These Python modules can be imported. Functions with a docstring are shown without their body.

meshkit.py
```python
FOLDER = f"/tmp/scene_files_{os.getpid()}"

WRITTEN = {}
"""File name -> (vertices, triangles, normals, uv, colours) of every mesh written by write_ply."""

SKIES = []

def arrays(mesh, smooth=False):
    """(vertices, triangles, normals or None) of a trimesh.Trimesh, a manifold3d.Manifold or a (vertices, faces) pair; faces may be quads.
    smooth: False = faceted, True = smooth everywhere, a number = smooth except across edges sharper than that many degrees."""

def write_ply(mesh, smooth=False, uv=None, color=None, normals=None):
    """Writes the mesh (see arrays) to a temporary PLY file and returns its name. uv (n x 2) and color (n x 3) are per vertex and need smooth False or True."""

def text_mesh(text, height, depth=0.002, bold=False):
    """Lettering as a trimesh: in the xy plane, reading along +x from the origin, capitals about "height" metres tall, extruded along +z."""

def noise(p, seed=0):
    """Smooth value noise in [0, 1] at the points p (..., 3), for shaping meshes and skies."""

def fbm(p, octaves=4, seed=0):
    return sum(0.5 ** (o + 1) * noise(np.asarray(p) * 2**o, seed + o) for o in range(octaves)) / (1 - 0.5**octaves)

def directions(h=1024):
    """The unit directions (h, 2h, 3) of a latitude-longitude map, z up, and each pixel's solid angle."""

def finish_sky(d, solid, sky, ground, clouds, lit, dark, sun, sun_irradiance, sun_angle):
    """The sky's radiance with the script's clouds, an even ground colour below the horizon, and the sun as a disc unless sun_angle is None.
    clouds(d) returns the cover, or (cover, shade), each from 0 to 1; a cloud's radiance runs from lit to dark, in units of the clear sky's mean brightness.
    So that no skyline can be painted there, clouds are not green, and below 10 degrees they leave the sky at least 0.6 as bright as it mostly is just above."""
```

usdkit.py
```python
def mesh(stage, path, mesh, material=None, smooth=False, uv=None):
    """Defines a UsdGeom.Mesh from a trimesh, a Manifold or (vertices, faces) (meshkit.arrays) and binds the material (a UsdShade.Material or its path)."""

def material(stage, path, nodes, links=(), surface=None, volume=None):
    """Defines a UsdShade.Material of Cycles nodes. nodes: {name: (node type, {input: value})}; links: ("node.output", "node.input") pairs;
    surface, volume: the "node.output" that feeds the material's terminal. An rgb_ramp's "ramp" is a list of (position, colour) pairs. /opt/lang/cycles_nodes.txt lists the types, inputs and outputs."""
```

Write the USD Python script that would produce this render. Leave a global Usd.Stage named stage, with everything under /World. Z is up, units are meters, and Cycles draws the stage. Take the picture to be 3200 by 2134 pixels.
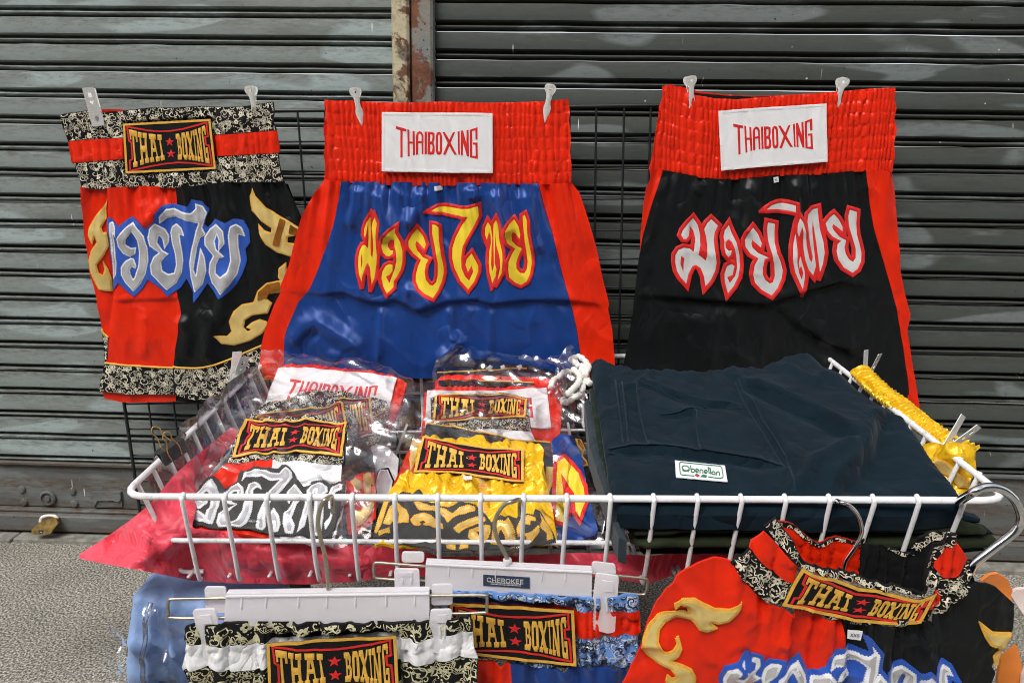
import math, numpy as np, trimesh, shapely, usdkit, meshkit
from shapely.geometry import Polygon, LineString, Point, MultiPolygon, box
from shapely.ops import unary_union
from shapely import affinity
from scipy.spatial import Delaunay
from pxr import Usd, UsdGeom, UsdLux, UsdShade, Gf, Sdf

stage = Usd.Stage.CreateInMemory()
UsdGeom.SetStageUpAxis(stage, UsdGeom.Tokens.z); UsdGeom.SetStageMetersPerUnit(stage, 1.0)
UsdGeom.Xform.Define(stage, '/World'); UsdGeom.Scope.Define(stage, '/World/Looks')
stage.SetDefaultPrim(stage.GetPrimAtPath('/World'))

# ------------------------------------------------------------------ camera, sky, sun, exposure
F, PITCH, YAW, ROLL = 2500.0, math.radians(-12.3), math.radians(2.11), math.radians(0.79)
EYE = np.array([0, -1.40, 0.70])
EXPOSURE = 0.92
SUN_EL, SUN_AZ, SUN_I, SUN_ANGLE, SKY = math.radians(54), math.radians(212), 0.29, 34.0, 0.118
cy_, sy_, cp_, sp_ = math.cos(YAW), math.sin(YAW), math.cos(PITCH), math.sin(PITCH)
_M = np.array([[cy_, -sy_, 0], [sy_, cy_, 0], [0, 0, 1]]) @ np.array([[1, 0, 0], [0, cp_, -sp_], [0, sp_, cp_]])
_r, FWD, _u = _M.T
RGT = math.cos(ROLL) * _r + math.sin(ROLL) * _u
UPV = -math.sin(ROLL) * _r + math.cos(ROLL) * _u
cam = UsdGeom.Camera.Define(stage, '/World/camera')
cam.CreateHorizontalApertureAttr(36.0); cam.CreateVerticalApertureAttr(36.0 * 682 / 1024)
cam.CreateFocalLengthAttr(36.0 * F / 3200); cam.CreateClippingRangeAttr(Gf.Vec2f(0.05, 200)); cam.CreateExposureAttr(EXPOSURE)
cam.AddTransformOp().Set(Gf.Matrix4d(*RGT, 0, *UPV, 0, *(-FWD), 0, *EYE, 1))

sd = np.array([math.sin(SUN_AZ) * math.cos(SUN_EL), math.cos(SUN_AZ) * math.cos(SUN_EL), math.sin(SUN_EL)])
sky_m = usdkit.material(stage, '/World/Looks/sky_look', {
    't': ('sky_texture', dict(sky_type='single_scattering', sun_disc=False, sun_elevation=SUN_EL, sun_rotation=SUN_AZ, air_density=1.0, aerosol_density=3.0, ozone_density=1.0)),
    'h': ('hsv', dict(saturation=0.35)), 'b': ('background_shader', dict(strength=SKY))},
    [('t.color', 'h.color'), ('h.color', 'b.color')], surface='b.background')
dome = UsdLux.DomeLight.Define(stage, '/World/sky'); UsdShade.MaterialBindingAPI.Apply(dome.GetPrim()).Bind(sky_m)
dome.GetPrim().SetCustomDataByKey('kind', 'structure')
sun = UsdLux.DistantLight.Define(stage, '/World/sun')
sun.CreateIntensityAttr(SUN_I); sun.CreateAngleAttr(SUN_ANGLE); sun.CreateColorAttr(Gf.Vec3f(1, .97, .92)); sun.CreateNormalizeAttr(True)
_z = sd; _x = np.cross([0, 0, 1.0], _z); _x /= np.linalg.norm(_x); _y = np.cross(_z, _x)
sun.AddTransformOp().Set(Gf.Matrix4d(*_x, 0, *_y, 0, *_z, 0, 0, 0, 5, 1))

# ------------------------------------------------------------------ naming and prims
used = {}
def numbered(parent, name):
    k = (parent, name); n = used.get(k, 0); used[k] = n + 1
    return f'{parent}/{name}' + (f'_{n:03d}' if n else '')
BASE = {}
def tag(p, label=None, cat=None, group=None, kind=None):
    for k, v in (('label', label), ('category', cat), ('group', group), ('kind', kind)):
        if v: p.SetCustomDataByKey(k, v)
    return p
def thing(name, base, label, cat, group=None, matrix=None):
    path = numbered('/World', name); x = UsdGeom.Xform.Define(stage, path)
    if matrix is not None: x.AddTransformOp().Set(Gf.Matrix4d(*[float(c) for c in np.asarray(matrix).T.ravel()])); BASE[path] = np.zeros(3)
    else:
        base = np.asarray(base, float); x.AddTranslateOp().Set(Gf.Vec3d(*map(float, base))); BASE[path] = base
    tag(x.GetPrim(), label, cat, group); return path
def obj(name, mesh, mat, parent=None, smooth=True, label=None):
    """One Mesh prim. mesh: trimesh / (v, f) in world space; parent: path of a thing or a part."""
    root = '/World' if parent is None else parent
    path = numbered(root, name)
    v, f = (np.asarray(mesh.vertices), np.asarray(mesh.faces)) if hasattr(mesh, 'vertices') else (np.asarray(mesh[0], float), np.asarray(mesh[1]))
    b = BASE.get(root, np.zeros(3)); BASE[path] = b
    usdkit.mesh(stage, path, (v - b, f), mat, smooth=smooth)
    if label: stage.GetPrimAtPath(path).SetCustomDataByKey('label', label)
    return path
def prim(path): return stage.GetPrimAtPath(path)
def dup(src, matrix, label, group=None):
    s = prim(src); was = s.GetCustomData(); path = numbered('/World', s.GetName())
    x = UsdGeom.Xform.Define(stage, path); x.GetPrim().GetReferences().AddInternalReference(src)
    x.ClearXformOpOrder(); x.AddTransformOp().Set(Gf.Matrix4d(*[float(c) for c in np.asarray(matrix).T.ravel()]))
    x.GetPrim().SetInstanceable(True); tag(x.GetPrim(), label, was['category'], group or was.get('group')); return path

# ------------------------------------------------------------------ where things stand: rays, planes
def ray(p):
    p = np.atleast_2d(np.asarray(p, float))
    return (p[:, :1] - 1600) / F * RGT + FWD - (p[:, 1:] - 1067) / F * UPV
def T(s, R=(0, 0, 1)):
    """'x,y x,y' -> array, scaled and moved by the region R."""
    a = np.array([[float(c) for c in q.split(',')] for q in s.split()]) if isinstance(s, str) else np.asarray(s, float)
    return a * R[2] + np.array(R[:2])
class Plane:
    def __init__(s, P0, n, up=(0, 0, 1)):
        s.o = np.asarray(P0, float); s.n = np.asarray(n, float) / np.linalg.norm(n)
        v = np.asarray(up, float) - s.n * np.dot(up, s.n); s.v = v / np.linalg.norm(v); s.u = np.cross(s.v, s.n)
    hm = 0.0   # usual height of what is laid on the plane
    def set(s, hm): s.hm = hm; return s
    def px(s, pts, h=None):
        h = s.hm if h is None else h; d = ray(pts); t = (np.dot(s.o - EYE, s.n) + h) / (d @ s.n); P = EYE + d * t[:, None] - s.o
        return np.stack([P @ s.u, P @ s.v], 1)
    def P(s, uv, h=0.0):
        uv = np.atleast_2d(uv); h = np.broadcast_to(np.asarray(h, float), (len(uv),))
        return s.o + uv[:, :1] * s.u + uv[:, 1:2] * s.v + h[:, None] * s.n
    def at(s, p, h=0.0): return s.P(s.px([p], h), h)[0]
    def off(s, d): return Plane(s.o + s.n * d, s.n, s.v).set(s.hm)
EZ = np.array([-.026, -.0454, .9986]); EZ /= np.linalg.norm(EZ)
EY = np.array([-.0319, .9983, .0495]); EY -= EZ * EY.dot(EZ); EY /= np.linalg.norm(EY); EX = np.cross(EY, EZ)
RO = np.array([-.7368, -.05, .1304])
def rk(a, b, c): return RO + a * EX + b * EY + c * EZ
WALL = Plane((0, 0, 0), (0, -1, 0))
RACK = Plane(RO, -EY, EZ)          # the wire grid's plane
FLOOR = Plane((0, 0, 0), (0, 0, 1), (0, 1, 0))
def rackplane(b): return RACK.off(-b)
def tilt(b, c, deg):               # a plane rising away from the camera through (b, c) of the rack
    t = math.radians(deg); n = EZ * math.cos(t) - EY * math.sin(t)
    return Plane(rk(.7, b, c), n, EY)

# ------------------------------------------------------------------ meshes
def cat(*ms):
    V, Fa, n = [], [], 0
    for v, f in ms:
        V.append(np.asarray(v)); Fa.append(np.asarray(f) + n); n += len(v)
    return np.vstack(V), np.vstack(Fa)
def vf(m): return np.asarray(m.vertices), np.asarray(m.faces)
def tri_region(poly, step):
    segs = poly.segmentize(step); pts = []
    for g in getattr(segs, 'geoms', [segs]):
        for r in [g.exterior, *g.interiors]: pts.append(np.array(r.coords)[:-1])
    x0, y0, x1, y1 = poly.bounds
    xs, ys = np.meshgrid(np.arange(x0, x1, step), np.arange(y0, y1, step * .866)); xs[1::2] += step / 2
    g = np.stack([xs.ravel(), ys.ravel()], 1); inn = poly.buffer(-.45 * step)
    if not inn.is_empty: pts.append(g[shapely.contains_xy(inn, g[:, 0], g[:, 1])])
    p = np.vstack(pts); _, i = np.unique(np.round(p, 6), axis=0, return_index=True); p = p[np.sort(i)]
    t = Delaunay(p).simplices; c = p[t].mean(1); t = t[shapely.contains_xy(poly, c[:, 0], c[:, 1])]
    a = p[t]; s = np.cross(a[:, 1] - a[:, 0], a[:, 2] - a[:, 0]); t[s < 0] = t[s < 0][:, ::-1]; t = t[np.abs(s) > 1e-12]
    return p, t
def rim_edges(t):
    e = np.vstack([t[:, [0, 1]], t[:, [1, 2]], t[:, [2, 0]]]); key = np.sort(e, 1)
    _, inv, n = np.unique(key, axis=0, return_inverse=True, return_counts=True); return e[n[inv.ravel()] == 1]
def zero(u, v): return np.zeros_like(u)
def shell(S, poly, h=zero, step=.004, thick=.0015, lift=0.0, dome=0.0, domew=.003, jag=0.0, back=True):
    """A closed sheet over a polygon of plane S: follows h, rises by dome inside its edge. jag: zigzag of the outline."""
    if jag: poly = zigzag(poly, jag, jag * 2.2)
    p, t = tri_region(poly, step); top = h(p[:, 0], p[:, 1]) + lift; bot = top - thick
    if dome:
        d = shapely.distance(shapely.points(p), poly.boundary); q = np.clip(d / domew, 0, 1); top = top + dome * np.sqrt(1 - (1 - q) ** 2)
    A, B = S.P(p, top), S.P(p, bot); e = rim_edges(t); n = len(p)
    parts = [(A, t)]
    if back: parts.append((B, t[:, ::-1]))
    k = len(e); W = np.vstack([A[e[:, 0]], A[e[:, 1]], B[e[:, 0]], B[e[:, 1]]]); i = np.arange(k)
    parts.append((W, np.vstack([np.stack([i, i + 2 * k, i + 3 * k], 1), np.stack([i, i + 3 * k, i + k], 1)])))
    return cat(*parts)
def zigzag(poly, amp, pitch):
    def z(r):
        L = LineString(r.coords); n = max(6, int(L.length / pitch) * 2); c = np.array([L.interpolate(i / n, normalized=True).coords[0] for i in range(n)])
        d = np.roll(c, -1, 0) - np.roll(c, 1, 0); d /= np.linalg.norm(d, axis=1)[:, None] + 1e-12
        return c + np.stack([-d[:, 1], d[:, 0]], 1) * (amp * .5 * np.where(np.arange(n) % 2, 1, -1))[:, None]
    out = []
    for g in getattr(poly, 'geoms', [poly]):
        q = Polygon(z(g.exterior), [z(r) for r in g.interiors]); out.append(q if q.is_valid else q.buffer(0))
    return unary_union(out)
def pg(pts, *holes):
    q = Polygon(pts, list(holes)); return q if q.is_valid else q.buffer(0)
def smooth_poly(poly, r): return poly.buffer(r, join_style='round').buffer(-2 * r, join_style='round').buffer(r, join_style='round')
def spline(pts, n=8, closed=False):
    """Catmull-Rom through the points."""
    p = np.asarray(pts, float); m = len(p); out = []
    if closed: q = np.vstack([p[-1:], p, p[:2]]); segs = m
    else: q = np.vstack([2 * p[0] - p[1], p, 2 * p[-1] - p[-2]]); segs = m - 1
    t = np.linspace(0, 1, n, endpoint=False)[:, None]
    for i in range(segs):
        a, b, c, d = q[i:i + 4]
        out.append(.5 * (2 * b + (c - a) * t + (2 * a - 5 * b + 4 * c - d) * t ** 2 + (3 * b - a - 3 * c + d) * t ** 3))
    return np.vstack(out + ([] if closed else [p[-1:]]))
def tube(path, r, sides=8, closed=False, caps=True):
    p = np.asarray(path, float); n = len(p); r = np.broadcast_to(np.asarray(r, float), (n,))
    t = (np.roll(p, -1, 0) - np.roll(p, 1, 0)) if closed else np.gradient(p, axis=0); t /= np.linalg.norm(t, axis=1)[:, None] + 1e-12
    a = np.cross(t[0], [0, 0, 1.0]); a = a if np.linalg.norm(a) > .1 else np.cross(t[0], [0, 1.0, 0]); N = []
    for i in range(n):
        a = a - t[i] * a.dot(t[i]); a /= np.linalg.norm(a); N.append(a)
    N = np.array(N); B = np.cross(t, N); th = np.arange(sides) * 2 * np.pi / sides
    V = (p[:, None] + r[:, None, None] * (np.cos(th)[None, :, None] * N[:, None] + np.sin(th)[None, :, None] * B[:, None])).reshape(-1, 3); fs = []
    for i in range(n if closed else n - 1):
        j = (i + 1) % n; k = np.arange(sides); k2 = (k + 1) % sides
        fs += [np.stack([i * sides + k, i * sides + k2, j * sides + k2], 1), np.stack([i * sides + k, j * sides + k2, j * sides + k], 1)]
    if not closed and caps:
        V = np.vstack([V, p[0], p[-1]]); k = np.arange(sides); k2 = (k + 1) % sides; c = n * sides
        fs += [np.stack([np.full(sides, c), k2, k], 1), np.stack([np.full(sides, c + 1), (n - 1) * sides + k, (n - 1) * sides + k2], 1)]
    return V, np.vstack(fs)
def bx(lo, hi, bev=0.0):
    lo, hi = np.minimum(lo, hi), np.maximum(lo, hi)
    if not bev: m = trimesh.creation.box(bounds=[lo, hi]); return vf(m)
    import itertools
    pts = []
    for s in itertools.product((0, 1), repeat=3):
        c = np.where(s, hi, lo); d = np.where(s, -1, 1) * bev
        for k in range(3): q = c + d; q[k] = c[k]; pts.append(q)
    return vf(trimesh.convex.convex_hull(np.array(pts)))
def extrude(S, poly, h0, h1):
    """A prism on plane S between heights h0 and h1."""
    out = []
    for g in getattr(poly, 'geoms', [poly]):
        if g.is_empty or g.geom_type != 'Polygon': continue
        m = trimesh.creation.extrude_polygon(g, h1 - h0, engine='earcut'); out.append((S.P(m.vertices[:, :2], m.vertices[:, 2] + h0), m.faces))
    v, f = cat(*out); t = trimesh.Trimesh(v, f, process=False); t.fix_normals(); return vf(t)
def flat(m):  # unshared corners, so that smooth=True renders facets
    v, f = m; return v[f].reshape(-1, 3), np.arange(len(f) * 3).reshape(-1, 3)
nz = lambda u, v, s, seed=0, w=0: meshkit.noise(np.stack([u * s + 50, v * s + 50, np.zeros_like(u) + w + .5], -1), seed)
def ridge(u, v, su, sv, seed): return 1 - np.abs(2 * meshkit.noise(np.stack([u * su + 50, v * sv + 50, np.zeros_like(u) + .5], -1), seed) - 1)
rng = np.random.default_rng(7)

# ------------------------------------------------------------------ materials
def mat(name, nodes, links, surface='p.BSDF'): return usdkit.material(stage, '/World/Looks/' + name, nodes, links, surface=surface)
def cloth(name, col, rough=.5, metal=0.0, sheen=.15, var=.25, spec=.5, weave=900, wb=.25, coat=0.0, aniso=0.0, large=25, wr=0.0, wscale=(16, 16, 9), wtype='ridged_multifractal'):
    """Woven cloth: faint tone drift, thread-scale bump, and fine wrinkles (wr: their strength)."""
    c = np.array(col, float)
    nodes = {'g': ('texture_coordinate', {}), 'n': ('noise_texture', dict(scale=large, detail=4)),
        'r': ('rgb_ramp', {'ramp': [(.25, c * (1 - var)), (.75, np.minimum(c * (1 + var * .6), .95))]}),
        'w': ('noise_texture', dict(scale=weave, detail=1)), 'b': ('bump', dict(strength=wb, distance=.0006)),
        'p': ('principled_bsdf', dict(roughness=rough, metallic=metal, sheen_weight=sheen, sheen_roughness=.4, specular_ior_level=spec, coat_weight=coat, coat_roughness=.25, anisotropic=aniso))}
    links = [('g.object', 'n.vector'), ('g.object', 'w.vector'), ('n.fac', 'r.fac'), ('r.color', 'p.base_color'), ('w.fac', 'b.height'), ('b.normal', 'p.normal')]
    if aniso:
        nodes |= {'tg': ('tangent', dict(direction_type='radial', axis='z'))}; links += [('tg.tangent', 'p.tangent')]
    if wr:
        nodes |= {'d': ('noise_texture', dict(scale=9, detail=2)), 'dv': ('vector_math', dict(math_type='multiply_add', vector2=(.10, .10, .10))), 'm': ('mapping', dict(scale=wscale)),
            'k': ('noise_texture', dict(type='fBM', scale=1.0, detail=2.5, roughness=.45)), 'ab': ('math', dict(math_type='subtract', value2=.5)), 'ab2': ('math', dict(math_type='absolute')), 'sq': ('math', dict(math_type='power', value2=.7)), 'm2': ('mapping', dict(scale=tuple(x * .45 for x in wscale), rotation=(0, .5, 0))), 'k2': ('noise_texture', dict(scale=1.0, detail=1)), 'ad': ('math', dict(math_type='multiply_add', value2=1.2)),
            'wb': ('bump', dict(strength=min(1.0, wr), distance=.045))}
        links += [('g.object', 'd.vector'), ('d.color', 'dv.vector1'), ('g.object', 'dv.vector3'), ('dv.vector', 'm.vector'), ('m.vector', 'k.vector'), ('k.fac', 'ab.value1'), ('ab.value', 'ab2.value1'), ('ab2.value', 'sq.value1'), ('dv.vector', 'm2.vector'), ('m2.vector', 'k2.vector'), ('k2.fac', 'ad.value1'), ('sq.value', 'ad.value3'), ('ad.value', 'wb.height'), ('wb.normal', 'b.normal')]
    return mat(name, nodes, links)
def plain(name, col, rough=.5, metal=0.0, bump=0.0, scale=200, var=.15, **kw):
    c = np.array(col, float)
    return mat(name, {'g': ('texture_coordinate', {}), 'n': ('noise_texture', dict(scale=scale, detail=4)),
        'r': ('rgb_ramp', {'ramp': [(.3, c * (1 - var)), (.7, np.minimum(c * (1 + var), .95))]}), 'b': ('bump', dict(strength=bump, distance=.001)),
        'p': ('principled_bsdf', dict(roughness=rough, metallic=metal, **kw))},
        [('g.object', 'n.vector'), ('n.fac', 'r.fac'), ('r.color', 'p.base_color'), ('n.fac', 'b.height'), ('b.normal', 'p.normal')])
RED = cloth('red_satin', (.80, .022, .002), .42, .2, 0, .12, spec=.45, wr=.16, wscale=(20, 20, 7), aniso=.6)
REDB = cloth('red_gathered_satin', (.80, .022, .002), .38, .15, 0, .15, spec=.4, wr=.12, wscale=(70, 70, 25))
BLUE = cloth('blue_satin', (.004, .048, .25), .48, .35, .15, .12, spec=.8, wb=.06, wr=.24, wscale=(14, 14, 5), aniso=.7)
BLK = cloth('black_satin', (.0045, .0055, .006), .40, 0, 0, .2, spec=.28, wb=.12, aniso=.6, wr=.24, wscale=(20, 20, 8))
BLKM = cloth('black_twill', (.0045, .005, .0055), .6, 0, .03, .2, spec=.2)
WHT = cloth('white_satin', (.80, .80, .81), .35, 0, .05, .04, wr=.28, wscale=(40, 40, 25))
YEL = cloth('yellow_satin', (.85, .50, .012), .32, .2, 0, .12, wr=.35, wscale=(36, 36, 22))
BRO = cloth('brocade_black', (.004, .004, .0045), .5, 0, .02, .2, spec=.25)
SILV = cloth('brocade_silver', (.74, .69, .54), .5, .1, 0, .3, large=120)
BRB = cloth('brocade_blue', (.12, .27, .62), .4, .1, .1, .25, large=60)
GOLDT = cloth('gold_thread', (.76, .42, .055), .5, .1, .1, .22, large=200, weave=1500, wb=.5)
GOLDF = cloth('gold_foil', (.92, .62, .22), .32, .45, 0, .3, large=35, weave=1200, wb=.5)
COPF = cloth('copper_foil', (.50, .19, .03), .28, .7, 0, .6, large=40, weave=1200, wb=.4)
SILT = cloth('silver_thread', (.74, .74, .74), .5, .05, .1, .12, large=200, weave=1500, wb=.5)
SILF = cloth('silver_foil', (.66, .66, .68), .25, .6, 0, .3, large=40, weave=1200, wb=.5)
YEF = cloth('yellow_applique', (.80, .60, .03), .45, 0, .1, .12)
WHF = cloth('white_applique', (.66, .65, .64), .3, .1, .1, .18, large=40)
REDT = cloth('red_thread', (.66, .008, .006), .55, 0, .2, .2, weave=1500, wb=.5)
BLUT = cloth('blue_felt', (.010, .075, .42), .75, 0, .3, .15)
PATW = cloth('patch_white', (.76, .76, .77), .6, 0, .1, .03)
NAVY = cloth('navy_cotton', (.0032, .0125, .0205), .85, 0, .05, .3, weave=700, wb=.5, spec=.15, wr=.30, wscale=(14, 10, 14))
OLIV = cloth('olive_cotton', (.020, .028, .010), .85, 0, .08, .3, weave=700, wb=.5, spec=.25)
GRN = cloth('green_cotton', (.005, .014, .010), .85, 0, .08, .3, weave=700, wb=.5, spec=.25)
SLAT = cloth('slate_cotton', (.022, .034, .042), .85, 0, .08, .3, weave=700, wb=.5, spec=.25)
PINK = cloth('crimson_damask', (.84, .065, .105), .45, .1, .25, .25, large=60, wr=.35, wscale=(22, 22, 18))
STEEL = plain('peg_steel', (.92, .89, .82), .34, .6, .12, 300)
CHROME = plain('chrome', (.80, .80, .80), .12, 1.0, .02, 100)
WIREM = plain('hanger_wire', (.42, .38, .30), .35, .9, .2, 300)
WHITEC = mat('white_coated_wire', {'g': ('geometry', {}), 'n': ('noise_texture', dict(scale=30, detail=6, roughness=.7)), 'r': ('rgb_ramp', {'ramp': [(0, (.35, .34, .31)), (.34, (.55, .54, .52)), (.44, (.80, .80, .80)), (1, (.83, .83, .84))]}),
    'n2': ('noise_texture', dict(scale=260, detail=2)), 'b': ('bump', dict(strength=.15, distance=.001)), 'p': ('principled_bsdf', dict(roughness=.32, coat_weight=.2))},
    [('g.position', 'n.vector'), ('g.position', 'n2.vector'), ('n.fac', 'r.fac'), ('r.color', 'p.base_color'), ('n2.fac', 'b.height'), ('b.normal', 'p.normal')])
GRIDM = plain('black_wire', (.010, .011, .012), .38, 0, .1, 300)
BINDER = plain('binder_black', (.012, .012, .013), .22, 0, 0, 300)
BRASS = plain('brass', (.55, .36, .12), .35, .9, .4, 120, .4)
FROST = mat('frosted_plastic', {'p': ('principled_bsdf', dict(base_color=(.87, .855, .875), roughness=.34, subsurface_weight=.0, specular_ior_level=.5)), 't': ('translucent_bsdf', dict(color=(.90, .885, .905))), 'q': ('transparent_bsdf', dict(color=(.95, .93, .95))), 'm': ('mix_closure', dict(fac=.4)), 'm2': ('mix_closure', dict(fac=.16))},
    [('p.BSDF', 'm.closure1'), ('t.BSDF', 'm.closure2'), ('m.closure', 'm2.closure1'), ('q.BSDF', 'm2.closure2')], surface='m2.closure')
def film(name, tint, base, rough=.07, scale=60):
    return mat(name, {'g': ('geometry', {}), 'n': ('noise_texture', dict(scale=scale, detail=5, distortion=1.2)), 'b': ('bump', dict(strength=.30, distance=.006)), 'f': ('fresnel', dict(IOR=1.6)), 'a': ('math', dict(math_type='multiply_add', value2=.8, value3=base)),
        't': ('transparent_bsdf', dict(color=tint)), 's': ('glossy_bsdf', dict(color=(1, 1, 1), roughness=rough)), 'm': ('mix_closure', {})},
        [('g.position', 'n.vector'), ('n.fac', 'b.height'), ('b.normal', 's.normal'), ('f.fac', 'a.value1'), ('a.value', 'm.fac'), ('t.BSDF', 'm.closure1'), ('s.BSDF', 'm.closure2')], surface='m.closure')
FILM = film('clear_film', (.955, .955, .96), .05, .055, 28)
FILM2 = film('milky_film', (.90, .88, .88), .08, .12)
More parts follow.
